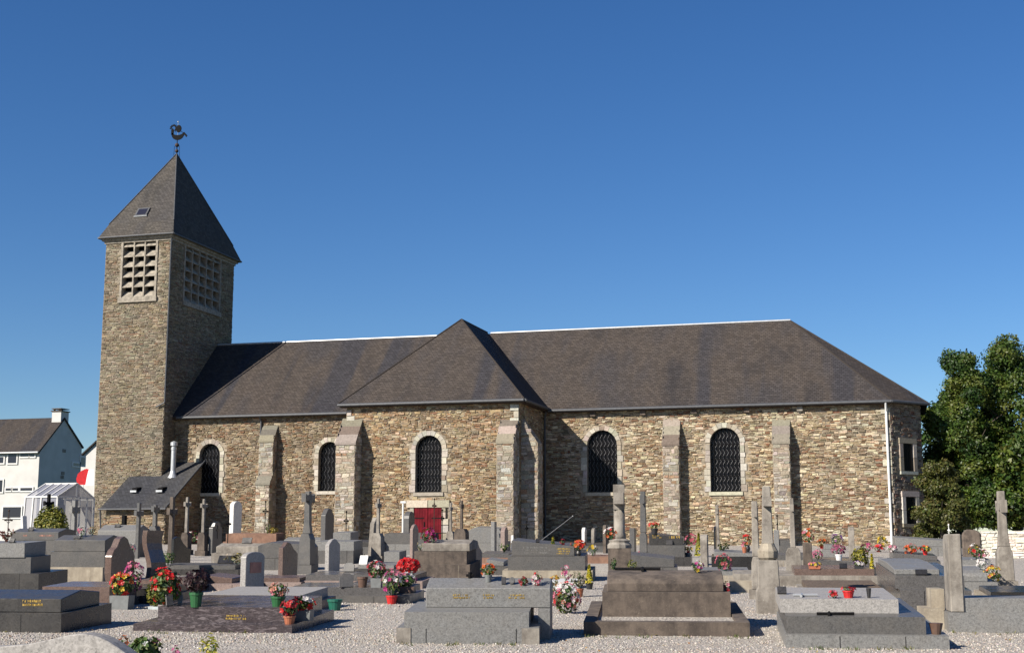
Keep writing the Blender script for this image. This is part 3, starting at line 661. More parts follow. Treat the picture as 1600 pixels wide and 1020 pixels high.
# buttresses: core, sloped cap, stone faces
def buttress(x0, x1, Yw, proj, ztop, zsh, pal=PAL_BT, setoff=None, lab=None):
    """projects towards -Y from the wall plane Yw; zsh = foot of the sloped cap"""
    bm = BM(); prism(bm, [(Yw+.05, ZB), (Yw-proj, ZB), (Yw-proj, zsh), (Yw+.05, ztop)], x0, x1, 'x'); o = cobj('buttress', bm, 'mortar')
    if lab: o['label'] = lab
    masonry((x0, Yw-proj, ZB), X_, S_, x1-x0, zsh-ZB, pal, o, ch=(.12, .26), cw=(.16, .5), dep=(.012, .03))
    sl_ = lambda u: (zsh-ZB)+(u/proj)*(ztop-zsh)
    masonry((x1, Yw-proj, ZB), Y_, X_, proj, ztop-ZB, pal, o, ch=(.16, .3), cw=(.25, .5), dep=(.01, .03), vtop=sl_)
    masonry((x0, Yw-proj, ZB), Y_, -X_, proj, ztop-ZB, pal, o, ch=(.16, .3), cw=(.25, .5), dep=(.01, .03), vtop=sl_)
    dz = (ztop-zsh)/(proj+.05); n = 3
    for k in range(n):        # weathering slabs
        a, b_ = Yw-proj-.05+(proj+.08)*k/n, Yw-proj-.05+(proj+.08)*(k+1)/n; z0 = zsh+(a-(Yw-proj))*dz; z1 = zsh+(b_-(Yw-proj))*dz
        hexa([Vector(p) for p in ((x0-.05, a, z0-.04), (x1+.05, a, z0-.04), (x1+.05, b_, z1-.04), (x0-.05, b_, z1-.04), (x0-.04, a+.005, z0+.07), (x1+.04, a+.005, z0+.07), (x1+.04, b_-.005, z1+.07), (x0-.04, b_-.005, z1+.07))], 'weathering_slab', tuple(c*.72 for c in pick(PAL_BT[:4])), 'dressed', o)
    return o
def bpx(x0, x1, ytop, ysh, Yw, proj, **k):
    Yf = Yw-proj; return buttress(hY(x0, ysh, Yf).x, hY(x1, ysh, Yf).x, Yw, proj, hY(x0, ytop, Yw).z, hY(x0, ysh, Yf).z, **k)
bpx(1035, 1060, 653, 692, YC, .62); bpx(1207, 1233, 654, 690, YC, .66); bpx(405, 427, 664, 688, YC, .55)
# lower stage of the nave buttress
p0, p1 = hY(400, 750, YC-.95).x, hY(421, 750, YC-.95).x; buttress(p0, p1, YC, .95, hY(400, 735, YC-.5).z+.5, hY(400, 755, YC-.95).z)
bpx(525, 555, 655, 692, YT, .95); bpx(776, 802, 655, 690, YT, .85)
# east-side transept buttress
bm = BM(); bx0, bx1 = XT1, XT1+.95; by0, by1 = YT+.3, YT+1.25; prism(bm, [(bx0, ZB), (bx1, ZB), (bx1, 6.75), (bx0, 8.1)], by0, by1, 'y'); eb = cobj('buttress', bm, 'mortar')
masonry((bx0, by0, ZB), X_, S_, .95, 6.6, PAL_BT, eb, ch=(.16, .3), cw=(.3, .5), dep=(.01, .03), vtop=lambda u: 8.1-ZB-u*1.42); masonry((bx1, by0, ZB), Y_, X_, .95, 5.5, PAL_BT, eb, ch=(.16, .3), cw=(.3, .5), dep=(.01, .03))
# quoins at the transept and chancel corners
def quoins(x, Y, z1, sgn, pal=PAL_DR, mix_=.8):
    z = ZB; k = 0
    q = empty('quoin_column', (0, 0, 0), parent=church); q.matrix_parent_inverse = CI
    while z < z1-.2:
        h = random.uniform(.26, .42); w = .5 if k % 2 else .3; a, b_ = (x-w, x) if sgn > 0 else (x, x+w); k += 1
        if random.random() < mix_: hexa([Vector(p) for p in ((a+.01, Y+.01, z+.01), (b_-.01, Y+.01, z+.01), (b_-.01, Y+.01, z+h-.01), (a+.01, Y+.01, z+h-.01), (a+.02, Y-.06, z+.02), (b_-.02, Y-.06, z+.02), (b_-.02, Y-.06, z+h-.02), (a+.02, Y-.06, z+h-.02))], 'quoin', pick(pal), 'dressed', q)
        z += h
quoins(XA, YC, EZ-.3, 1, mix_=.75); quoins(XT1, YT, 8.7, 1); quoins(XT0, YT, 8.7, -1)

# ---------------------------------------------------------------- lean-to annexe against tower and nave
YL = YC-4.1; p = hY(258, 791, YL); XL1 = p.x; XL0 = hY(166, 790, YL).x; ZL = p.z; q = hY(308, 721, YC); ZLT = q.z
annex = tag(empty('lean_to', ((XL0+XL1)/2, YL, gz(XL1, YL))), 'small slate-roofed lean-to with steel flue built against the tower', 'lean-to')
AI = Matrix.Translation(-annex.location); ANNST = []
def apart(o): o.parent = annex; o.matrix_parent_inverse = AI; return o
wl = apart(wallmesh('wall', (XL0, YL, ZB), X_, XL1-XL0, ZL-ZB+.05, [], 'mortar', None)); wr = apart(wallmesh('wall', (XL1, YL, ZB), Y_, 4.1, 1, [], 'mortar', None, vtop=lambda u: ZL-ZB+u/4.1*(ZLT-ZL)-.05))
masonry((XL0, YL, ZB), X_, S_, XL1-XL0, ZL-ZB, PAL_AN, wl, ch=(.08, .16), cw=(.2, .6), store=ANNST)
masonry((XL1, YL, ZB), Y_, X_, 4.1, ZLT-ZB, PAL_AN, wr, ch=(.08, .16), cw=(.2, .6), store=ANNST, vtop=lambda u: ZL-ZB+u/4.1*(ZLT-ZL)-.1)
bm = BM(); wq(bm, (XL0, YL), (XL0, YTW), ZB, ZL); apart(obj('wall', bm, 'mortar'))
ro = apart(uvsheet('roof', [[(XL0-.25, YL-.3, ZL-.13+.03), (XL1+.2, YL-.3, ZL-.13+.03), (XL1+.2, YC, ZLT), (XL0-.25, YC, ZLT)]], 'slate_annexe'))
bm = BM(); tube(bm, (XL0-.3, YL-.36, ZL-.14), (XL1+.25, YL-.36, ZL-.14), .06, n=7); apart(obj('gutter', bm, 'zinc'))
bm = BM(); tube(bm, (XL1+.22, YL-.3, ZL-.05), (XL1+.22, YC, ZLT+.05), .05, n=6); apart(obj('verge_trim', bm, 'zinc'))
bm = BM(); tube(bm, (XL0-.2, YL-.3, ZL-.2), (XL0-.15, YL-.1, ZB), .05, n=7); apart(obj('downpipe', bm, 'zinc'))
sl_z = lambda Y: ZL-.1+(Y-YL+.3)/4.4*(ZLT-ZL+.1)
fp = Vector((hY(270, 745, YC-1.4).x, YC-1.4, sl_z(YC-1.4)))
bm = BM(); lathe(bm, [(.15, -.3), (.15, 1.55), (.17, 1.56), (.17, 1.72), (.13, 1.73), (.13, 1.8), (.21, 1.82), (.21, 2.02), (.05, 2.1)], 14, fp); apart(obj('flue', bm, 'bright_zinc', smooth=False))
bm = BM(); lathe(bm, [(.32, -.12), (.2, .12), (.16, .3)], 14, fp); apart(obj('flue_collar', bm, 'bright_zinc'))
for xx in (213, 253):
    pv = Vector((hY(xx, 762, YL+1.3).x, YL+1.3, sl_z(YL+1.3))); bm = BM(); prism(bm, [(pv.y-.22, pv.z+.02), (pv.y-.2, pv.z+.16), (pv.y+.3, pv.z+.25), (pv.y+.3, pv.z)], pv.x-.16, pv.x+.16, 'x'); apart(obj('roof_vent', bm, 'iron'))
    bm = BM(); box(bm, pv.x-.2, pv.x+.2, pv.y-.34, pv.y-.24, pv.z-.08, pv.z+.03); apart(obj('vent_flashing', bm, 'bright_zinc'))

# --- put the stones in: the 300 largest singly, the rest joined
def flush_stones(store, inv, owner, limit, nm):
    order = sorted(range(len(store)), key=lambda i: -store[i][0]); big = set(order[:limit]); V, Fc, C = [], [], []
    for i, (a, vs, col, wall) in enumerate(store):
        fc = orient(vs, STF)
        if i in big:
            me = bpy.data.meshes.new('stone'); me.from_pydata([tuple(v) for v in vs], [], fc); setcol(me, col)
            o = link('stone', me, wall, 'stone')
        else:
            b0 = len(V); V += [tuple(v) for v in vs]; Fc += [tuple(b0+k for k in f) for f in fc]; C += [col]*5
    o = colobj(nm, V, Fc, C, 'stone', owner); o.matrix_parent_inverse = inv; o['kind'] = 'stuff'; return o
flush_stones(ALLST, CI, church, 300, 'rubble_masonry'); flush_stones(ANNST, AI, annex, 60, 'rubble_masonry')
print('stones', len(ALLST), len(ANNST))

# ---------------------------------------------------------------- houses beyond the churchyard
def house():
    Yh = 112.0; c = hY(62, 703, Yh); X1 = c.x; ze = c.z; X0 = X1-16; zb = gz(X1, Yh)-.3
    h = tag(empty('house', ((X0+X1)/2, Yh, zb+.3)), 'white rendered house with grey slate roof behind the glazed shelter', 'house'); HI = Matrix.Translation(-h.location)
    def hp(o): o.parent = h; o.matrix_parent_inverse = HI; return o
    rp = hX(100, 652, X1); bk = hX(128, 697, X1); yb2 = hX(141, 800, X1).y
    bm = BM(); prism(bm, [(Yh, zb), (bk.y, zb), (bk.y, bk.z), (rp.y, rp.z-.1), (Yh, ze)], X0, X1, 'x'); hp(obj('wall', bm, 'render_white'))
    roof = hp(uvsheet('roof', [[(X0-.2, Yh-.35, ze-.2), (X1+.12, Yh-.35, ze-.2), (X1+.12, rp.y, rp.z), (X0-.2, rp.y, rp.z)], [(X0-.2, rp.y, rp.z), (X1+.12, rp.y, rp.z), (X1+.12, bk.y+.2, bk.z-.1), (X0-.2, bk.y+.2, bk.z-.1)]], 'slate', thick=.16))
    bm = BM(); tube(bm, (X0, Yh-.42, ze-.22), (X1+.1, Yh-.42, ze-.22), .07, n=6); hp(obj('gutter', bm, 'pvc'))
    cw = hX(92, 640, X1).y; bm = BM(); box(bm, X1-1.0, X1+.02, rp.y-.55, rp.y+.75, rp.z-.8, rp.z+.55); ch = hp(obj('chimney', bm, 'render_white'))
    bm = BM(); box(bm, X1-1.1, X1+.12, rp.y-.65, rp.y+.85, rp.z+.552, rp.z+.65); hp(obj('chimney_cap', bm, 'limestone_dark')); bm = BM(); box(bm, X1-1.05, X1+.05, rp.y-.6, rp.y+.8, rp.z+.80, rp.z+.88)
    for dx in (-.9, -.1): box(bm, X1+dx-.06, X1+dx+.06, rp.y-.4, rp.y-.2, rp.z+.652, rp.z+.8); 
    hp(obj('chimney_cap', bm, 'limestone_dark'))
    def win(x0, y0, x1, y1, fr=1):
        p, q = hY(x0, y0, Yh), hY(x1, y1, Yh); zt, zbm = p.z, q.z
        bm = BM(); box(bm, p.x-.14*fr, q.x+.14*fr, Yh-.10, Yh+.02, zbm-.14, zt+.1); w = hp(obj('window', bm, 'paint_white'))
        bm = BM(); box(bm, p.x, q.x, Yh-.115, Yh-.09, zbm, zt); obj('pane', bm, 'glass_window', w)
    win(14, 709, 26, 723); win(33, 709, 45, 713); win(48, 709, 54.5, 713); win(-12, 714, 6, 723); win(10, 762.5, 18, 766); win(21, 762.5, 29, 766); win(33, 762, 51, 766); win(-8, 750, 4, 768); win(6, 792, 33, 808); win(-30, 792, -6, 808)
    for (xa, ya, xb, yb_) in ((114, 723, 123, 728), (126, 714, 131, 727)):
        p, q = hX(xa, ya, X1), hX(xb, yb_, X1); bm = BM(); box(bm, X1-.02, X1+.08, p.y-.2, q.y+.2, q.z-.15, p.z+.15); w = hp(obj('window', bm, 'paint_white')); bm = BM(); box(bm, X1+.05, X1+.095, p.y, q.y, q.z, p.z); obj('pane', bm, 'glass_window', w)
    for (xa, ya) in ((100, 704), (98, 739), (97, 745)):
        p = hX(xa, ya, X1); bm = BM(); box(bm, X1-.01, X1+.04, p.y-.25, p.y+.25, p.z-.16, p.z+.16); hp(obj('wall_vent', bm, 'limestone'))
    # second gable further back
    Y2 = 140.0; a = hY(125, 716, Y2); b = hY(152, 690, Y2); g = tag(empty('house', (b.x, Y2, 1.4)), 'white gable end just showing between the first house and the tower', 'house'); GI = Matrix.Translation(-g.location)
    bm = BM(); x0, x1 = hY(126, 700, Y2).x, hY(176, 700, Y2).x; prism(bm, [(x0, 1.0), (x1, 1.0), (x1, a.z), (b.x, b.z), (x0, a.z)], Y2, Y2+9, 'y'); o = obj('wall', bm, 'render_white', g); o.matrix_parent_inverse = GI
    o = uvsheet('roof', [[(x0-.3, Y2-.3, a.z), (b.x, Y2-.3, b.z+.15), (b.x, Y2+9.3, b.z+.15), (x0-.3, Y2+9.3, a.z)], [(b.x, Y2-.3, b.z+.15), (x1+.4, Y2-.3, a.z), (x1+.4, Y2+9.3, a.z), (b.x, Y2+9.3, b.z+.15)]], 'slate', g, .15); o.matrix_parent_inverse = GI
house()
# red and white cloth banner behind the shelter
def banner():
    Yf = 84.0; p = hY(128, 800, Yf); o0 = Vector((p.x, Yf, gz(p.x, Yf))); f = tag(empty('banner', o0), 'red and white cloth banner rising behind the glazed shelter', 'banner')
    bm = BM(); tube(bm, (0, 0, 0), (0, 0, hY(140, 732, Yf).z-o0.z), .03, n=7); obj('pole', bm, 'pvc', f)
    def cloth(pts, nm, mat, yo):
        bm = BM(); pp = [(hY(x, y, Yf).x-o0.x, hY(x, y, Yf).z-o0.z) for x, y in pts]; prism(bm, pp, yo, yo+.02, 'y'); obj(nm, bm, mat, f)
    cloth([(121, 757), (119.5, 748), (122, 740), (128, 735), (135, 732), (139, 733), (137, 742), (134, 757)], 'red_panel', 'red_cloth', -.03); cloth([(134, 758), (137, 742), (139.5, 733), (147, 733), (147, 758)], 'white_panel', 'white_cloth', -.055)
banner()
# glazed shelter: white frame, glass panes
def shelter():
    Ys = 62.0; z0p = hY(40, 829, Ys); p0 = hY(40, 776, Ys); p1 = hY(90, 776, Ys); zE = p0.z; zG = gz(p0.x, Ys); w = p1.x-p0.x
    s = tag(empty('glazed_shelter', (p0.x, Ys, zG)), 'white framed glass shelter with pitched glazed roof beside the tower', 'shelter')
    H = zE-zG; D = 3.4; rz = hY(75, 755, Ys+1.2).z-zG
    def bar(a, b, nm='frame_bar', r=.05):
        bm = BM(); a, b = Vector(a), Vector(b); tube(bm, a, b, r, n=4); obj(nm, bm, 'paint_white', s)
    def pane(pts):
        bm = BM(); bm.faces.new([bm.verts.new(p) for p in pts]); obj('pane', bm, 'glass_clear', s)
    xE = hX(160, 777, 0.0001).x if False else hY(160, 777, Ys+D).x-p0.x      # east end, foreshortened
    # front (south) side, u along x ; gable end to the east
    nb = 4
    for k in range(nb+1): x = w*k/nb; bar((x-.1, 0, 0), (x, 0, H)); bar((x, 0, H), (x+.0, D/2, rz), 'rafter')
    for k in range(nb):
        a, b = w*k/nb, w*(k+1)/nb; pane([(a, .01, 0), (b, .01, 0), (b, .01, H), (a, .01, H)]); pane([(a, .01, H), (b, .01, H), (b, D/2, rz), (a, D/2, rz)]); pane([(a, D, H), (b, D, H), (b, D/2, rz), (a, D/2, rz)])
    bar((0, 0, H), (w, 0, H), 'eave_bar', .06); bar((0, D/2, rz), (w, D/2, rz), 'ridge_bar', .06); bar((0, D, H), (w, D, H), 'eave_bar')
    for k in range(6):
        y = D*k/5; bar((w, y, 0), (w, y, H))
        if k < 5: y2 = D*(k+1)/5; pane([(w+.01, y, 0), (w+.01, y2, 0), (w+.01, y2, H), (w+.01, y, H)])
    bar((w, 0, H), (w, D, H), 'eave_bar', .05); bar((w, 0, H), (w, D/2, rz), 'rafter', .05); bar((w, D, H), (w, D/2, rz), 'rafter', .05); bar((w, D/2, H), (w, D/2, rz))
    pane([(w+.01, 0, H), (w+.01, D, H), (w+.01, D/2, rz)])
    bm = BM(); box(bm, .1, w-.1, D-.06, D-.02, .1, H-.1); obj('back_panel', bm, 'render_white', s)
shelter()

# ---------------------------------------------------------------- trees
def leaves(name, blobs, n, size, cols, parent, dens=1.0):
    """leaf quads gathered in tufts over the outer shell of many lobes"""
    V, Fc, C = [], [], []; wts = [b[1][0]*b[1][1]+b[1][1]*b[1][2] for b in blobs]
    for _ in range(n):
        (bc, br) = random.choices(blobs, wts)[0]; d = Vector((random.gauss(0, 1), random.gauss(0, 1), random.gauss(0, 1))).normalized()
        if d.z < -.55: d.z = -d.z*.5
        k = random.uniform(.72, 1.06)+.10*noise.noise(Vector(bc)*3+d*3.0); c = Vector((bc[0]+d.x*br[0]*k, bc[1]+d.y*br[1]*k, bc[2]+d.z*br[2]*k))
        cl = cols[min(len(cols)-1, max(0, int((noise.noise(c*1.1)*.9+.5+random.uniform(-.25, .25))*len(cols))))]; cl = jit(cl, .25, .08)
        for _k in range(5):
            p = c+Vector((random.gauss(0, 1), random.gauss(0, 1), random.gauss(0, .8)))*size*1.3; u = Vector((random.gauss(0, 1), random.gauss(0, 1), random.gauss(0, 1))).normalized()
            nn = (d+Vector((random.gauss(0, .6), random.gauss(0, .6), random.gauss(0, .6)))).normalized(); v = nn.cross(u).normalized(); u = v.cross(nn); s = size*random.uniform(.6, 1.3)
            b0 = len(V); V += [tuple(p-u*s), tuple(p+v*s*.55), tuple(p+u*s), tuple(p-v*s*.55)]; Fc.append((b0, b0+1, b0+2, b0+3)); C.append(cl)
    return colobj(name, V, Fc, C, 'leaf', parent)
GREEN = [(0.019, 0.043, 0.008), (0.032, 0.064, 0.009), (0.048, 0.083, 0.012), (0.069, 0.097, 0.014), (0.084, 0.102, 0.017)]
OLIVE = [(0.044, 0.052, 0.011), (0.062, 0.067, 0.014), (0.076, 0.078, 0.017), (0.053, 0.073, 0.014), (0.088, 0.078, 0.023)]
def tree(xp, Yp, ytop, hw, label, cols, n=5200, seed=1, size=.17, name='tree', lob=46, low=.12, shape=None):
    random.seed(seed); g = hY(xp, 840, Yp); base = Vector((g.x, Yp, gz(g.x, Yp))); H = hY(xp, ytop, Yp).z-base.z
    t = tag(empty(name, base), label, 'tree' if H > 4 else 'shrub', 'trees beyond the east end'); bm = BM()
    tube(bm, (0, 0, -.2), (.1, 0, H*.35), .05*H*.5, .035*H*.5, n=9, caps=False); tube(bm, (.1, 0, H*.35), (0, .1, H*.85), .035*H*.5, .02, n=7, caps=False)
    for k in range(9):
        a = random.random()*6.28; z = H*random.uniform(.2, .6); tube(bm, (.05, 0, z), (math.cos(a)*hw*.7, math.sin(a)*hw*.7, z+H*random.uniform(.1, .25)), .012*H, .015, n=5, caps=False)
    obj('trunk', bm, 'bark', t); blobs = []
    for k in range(lob):
        f = random.uniform(low, .97); prof = shape(f) if shape else min(1, (1-f)*1.25+.03)**.72; a = random.random()*6.28; rr = hw*prof*random.uniform(.35, .92)
        sz = hw*random.uniform(.2, .36)*(.55+.45*prof); blobs.append(((math.cos(a)*rr, math.sin(a)*rr, f*H), (sz, sz, sz*random.uniform(.9, 1.4))))
    leaves('crown', blobs, n, size, cols, t); return t
tree(1514, 79, 552, 3.0, 'dark evergreen tree nearest the church', GREEN, 16000, 3, .085, lob=64)
tree(1590, 81, 536, 3.4, 'tallest dark evergreen tree at the right edge of the picture', GREEN, 16000, 5, .085, lob=64)
tree(1655, 78, 600, 4.0, 'dark evergreen tree cut off by the right edge', GREEN, 6500, 8, .14)
tree(1470, 71, 728, 1.35, 'low olive brown bushy tree beside the apse', OLIVE, 7000, 9, .075, lob=34, low=.05, shape=lambda f: math.sin(math.pi*(.2+.72*f))**.6)
tree(1500, 92, 600, 3.4, 'dark evergreen tree filling the gap behind the olive bush', GREEN, 5000, 14, .13, lob=40)
tree(1440, 104, 640, 2.4, 'small thin tree showing just right of the apse', GREEN, 1200, 12, .15, lob=14)
random.seed(21)
# pale stone boundary wall at the right
def bwall():
    Yb = 58.0; x0, x1 = hY(1532, 830, Yb).x, hY(1700, 830, Yb).x; z0 = gz(x0, Yb)-.2; H = hY(1560, 829, Yb).z-z0
    w = tag(empty('stone_wall', ((x0+x1)/2, Yb, z0+.2)), 'pale sunlit rubble boundary wall under the evergreen trees', 'wall'); WI = Matrix.Translation(-w.location)
    bm = BM(); box(bm, x0, x1, Yb, Yb+.5, z0, z0+H); core = obj('wall_core', bm, 'chalk_wall', w); core.matrix_parent_inverse = WI
    st = []; masonry((x0, Yb, z0), X_, S_, x1-x0, H-.02, [(30, (.66, .62, .54)), (20, (.58, .54, .46)), (15, (.72, .69, .63)), (8, (.45, .4, .33))], core, ch=(.08, .17), cw=(.15, .45), store=st)
    flush_stones(st, WI, w, 60, 'rubble_masonry')
    bm = BM(); prism(bm, [(-.36, 0), (.36, 0), (.36, H*.93), (.2, H*1.03), (-.2, H*1.05), (-.36, H*.9)], Yb-.1, Yb+.5, 'y'); o = obj('end_pier', bm, 'limestone_dark', w, bev=.05); o.matrix_parent_inverse = WI @ Matrix.Translation((x0-.36, 0, z0))
bwall()

# ---------------------------------------------------------------- graves
TILT = math.atan(.055)        # slabs lie with the rise of the ground
class Fr:
    """frame at a front-left foot pixel: x along the grave, y away from the path, z up"""
    def __init__(s, x, y, rz=None):
        s.o = hG(x, y); s.rz = vprot(x, y) if rz is None else rz; s.s = ppm(s.o); s.x = x; s.y = y
    def root(s, name, label, cat, group=None):
        return tag(empty(name, s.o, s.rz), label, cat, group)
    def X(s, px): # metres along local x reaching pixel column px on the ground
        d = Vector((math.cos(s.rz), math.sin(s.rz), 0)); 
        a, b = (-12., 12.)
        for _ in range(40):
            m = (a+b)/2; v = s.o+d*m-CAM; c = CX+FPX*v.dot(RT)/v.dot(FW)
            if c < px: a = m
            else: b = m
        return (a+b)/2
def topped(bm, x0, x1, y0, y1, z0, z1, top):
    D = y1-y0; h = z1-z0
    if top == 'flat': box(bm, x0, x1, y0, y1, z0, z1)
    elif top == 'gable': prism(bm, [(y0, z0), (y1, z0), (y1, z0+h*.72), ((y0+y1)/2, z1), (y0, z0+h*.72)], x0, x1, 'x')
    elif top == 'round': prism(bm, [(y0, z0), (y1, z0)] + [((y0+y1)/2+D/2*math.cos(math.pi*k/8), z0+h*.45+h*.55*math.sin(math.pi*k/8)) for k in range(9)], x0, x1, 'x')
    elif top == 'slope': # head (west) end higher
        prism(bm, [(x0, z0), (x1, z0), (x1, z0+h*.62), (x0, z1)], y0, y1, 'y')
    elif top == 'hip':
        prism(bm, [(x0, z0), (x1, z0), (x1, z0+h*.6), (x1-.12, z0+h*.9), (x0+.3, z1), (x0, z0+h*.8)], y0, y1, 'y')
    return bm
def marks(par, x0, x1, z0, z1, y, rows, mat='gold', nm='inscription', axis='y'):
    bm = BM(); rh = (z1-z0)/rows
    for r in range(rows):
        x = x0+random.uniform(0, .12)*(x1-x0); zz = z1-(r+1)*rh; e = x1-random.uniform(0, .12)*(x1-x0)
        while x < e:
            w = rh*random.uniform(.28, .5)
            if random.random() < .86:
                for kx in ((0, .22), (.7, .95)):
                    if random.random() < .85: box(bm, x+w*kx[0], x+w*kx[1], y-.003, y, zz+rh*.15, zz+rh*.8)
                if random.random() < .7: box(bm, x+w*.22, x+w*.7, y-.003, y, zz+rh*random.choice([.62, .4, .15]), zz+rh*random.choice([.8, .58])+.004)
            x += w*1.35
    if len(bm.verts): return tag(obj(nm, bm, mat, par), kind='stuff')
    bm.free()
def tomb(x0, x1, yb, tiers, label, cat='tomb', depth=1.1, name='tomb', ins=None, rz=None, group=None):
    """tiers from the ground up: (height px, left inset px, right inset px, front inset m, material, top shape)"""
    f = Fr(x0, yb, rz); t = f.root(name, label, cat, group); Lm = f.X(x1); z = -.3; zz = 0; t.rotation_euler.x = TILT; depth *= (1.0 if x0 < 600 else 1.3)
    for i, (h, l, r, fi, mat, top) in enumerate(tiers):
        h /= f.s; a, b = l/f.s, Lm-r/f.s; bm = BM(); topped(bm, a, b, fi, depth-fi, z if i == 0 else zz, zz+h, top)
        nm = ('plinth', 'body', 'slab', 'slab')[min(i, 3)] if i < len(tiers)-1 else ('lid' if len(tiers) > 1 else 'slab')
        obj(nm, bm, mat, t, bev=.012); zz += h-.001
        if i == 0 and Lm > 1.2 and mat not in ('paint_white', 'granite_purple'):
            for jx in (.28+random.uniform(-.1, .1), .8+random.uniform(-.08, .05)):
                bm = BM(); box(bm, a+(b-a)*jx, a+(b-a)*jx+.012, fi-.0025, fi+.02, -.2, zz-.014); obj('joint', bm, 'mortar_tower' if 'stone' in mat else 'granite_black', t)
    if ins:
        for (ix0, ix1, iy0, iy1, rows, mat, tier) in ins:
            yy = tiers[tier][3]; s = f.s; zb = (yb-iy1)/s; zt = (yb-iy0)/s; marks(t, f.X(ix0), f.X(ix1), zb, zt, yy-.002, rows, mat)
    f.t, f.L, f.z, f.D = t, Lm, zz, depth; return f
def profile(kind, w, h):
    if kind == 'round': return [(0, 0), (w, 0), (w, h-w/2*.8)] + [(w/2+w/2*math.cos(math.pi*k/8), h-w*.4+w*.4*math.sin(math.pi*k/8)) for k in range(1, 8)] + [(0, h-w*.4)]
    if kind == 'arch': return [(0, 0), (w, 0), (w, h*.9)] + [(w/2+w/2*math.cos(math.pi*k/8), h*.9+h*.1*math.sin(math.pi*k/8)) for k in range(1, 8)] + [(0, h*.9)]
    if kind == 'point': return [(0, 0), (w, 0), (w, h*.86), (w*.72, h*.97), (w/2, h), (w*.28, h*.97), (0, h*.86)]
    if kind == 'shield': return [(w*.12, 0), (w*.88, 0), (w, h*.3), (w, h*.62), (w*.9, h*.74), (w*.8, h*.78), (w*.66, h*.95), (w*.5, h), (w*.34, h*.95), (w*.2, h*.78), (w*.1, h*.74), (0, h*.62), (0, h*.3)]
    if kind == 'swoop': return [(0, 0), (w, 0), (w, h*.72), (w*.9, h*.78), (w*.75, h*.82), (w*.5, h*.97), (w*.3, h), (w*.12, h*.9), (0, h*.86)]
    if kind == 'dip': return [(0, 0), (w, 0), (w, h*.62), (w*.8, h*.66), (w*.55, h*.8), (w*.35, h*.97), (w*.2, h), (0, h*.92)]
    if kind == 'ears': return [(0, 0), (w, 0), (w, h*.82), (w*.93, h*.86), (w*.84, h*.86), (w*.76, h*.97), (w*.5, h), (w*.24, h*.97), (w*.16, h*.86), (w*.07, h*.86), (0, h*.82)]
    return [(0, 0), (w, 0), (w, h), (0, h)]
def headstone(x, yb, ytop, w, th, mat, kind, label, name='headstone', z0=0, rz=None, base=None, pic=None, curve=False, cat='headstone', lean=0):
    """stands with its broad face to the east: thickness along x, width along y"""
    f = Fr(x, yb, vrot2(x, yb) if rz is None else rz); t = f.root(name, label, cat); h = (yb-ytop)/f.s; zb = -.1; T = th/f.s
    if base: bw, bh, bmat = base; bm = BM(); box(bm, -.08, T+.1, -.06, w+.06, -.1, bh/f.s); obj('base', bm, bmat, t, bev=.012); zb = bh/f.s-.002
    bm = BM()
    if curve:   # S-shaped edge
        pr = profile(kind, w, h-zb); K = 8; rings = []
        for k in range(K+1):
            z = zb+(h-zb)*k/K; off = .16*math.sin(k/K*math.pi*1.7+.4)*(.6); ww = 1-.12*math.sin(k/K*math.pi); rings.append([bm.verts.new(p) for p in ((off, w*(1-ww)/2, z), (off+T, w*(1-ww)/2, z), (off+T, w*(1+ww)/2, z), (off, w*(1+ww)/2, z))])
        for A, B in zip(rings, rings[1:]):
            for k in range(4): bm.faces.new((A[k], A[(k+1) % 4], B[(k+1) % 4], B[k]))
        bm.faces.new(rings[0][::-1]); bm.faces.new(rings[-1])
    else: prism(bm, [(p[0], zb+p[1]) for p in profile(kind, w, h-zb)], 0, T, 'x')
    if lean: bmesh.ops.rotate(bm, verts=bm.verts[:], cent=(0, 0, 0), matrix=Matrix.Rotation(lean, 3, 'Y'))
    obj('stone', bm, mat, t, bev=.012)
    if pic:
        bm = BM(); 
        if pic == 'cross': box(bm, T, T+.02, w*.46, w*.54, h*.5, h*.9); box(bm, T+.001, T+.022, w*.36, w*.64, h*.72, h*.78)
        else: box(bm, T, T+.012, w*.2, w*.8, h*.55, h*.78)  # plain panel: reflection of red flowers put in as colour
        obj('relief_or_reflection', bm, 'granite_dark' if pic == 'cross' else 'faded_or_reflected_red', t)
    f.t = t; return f
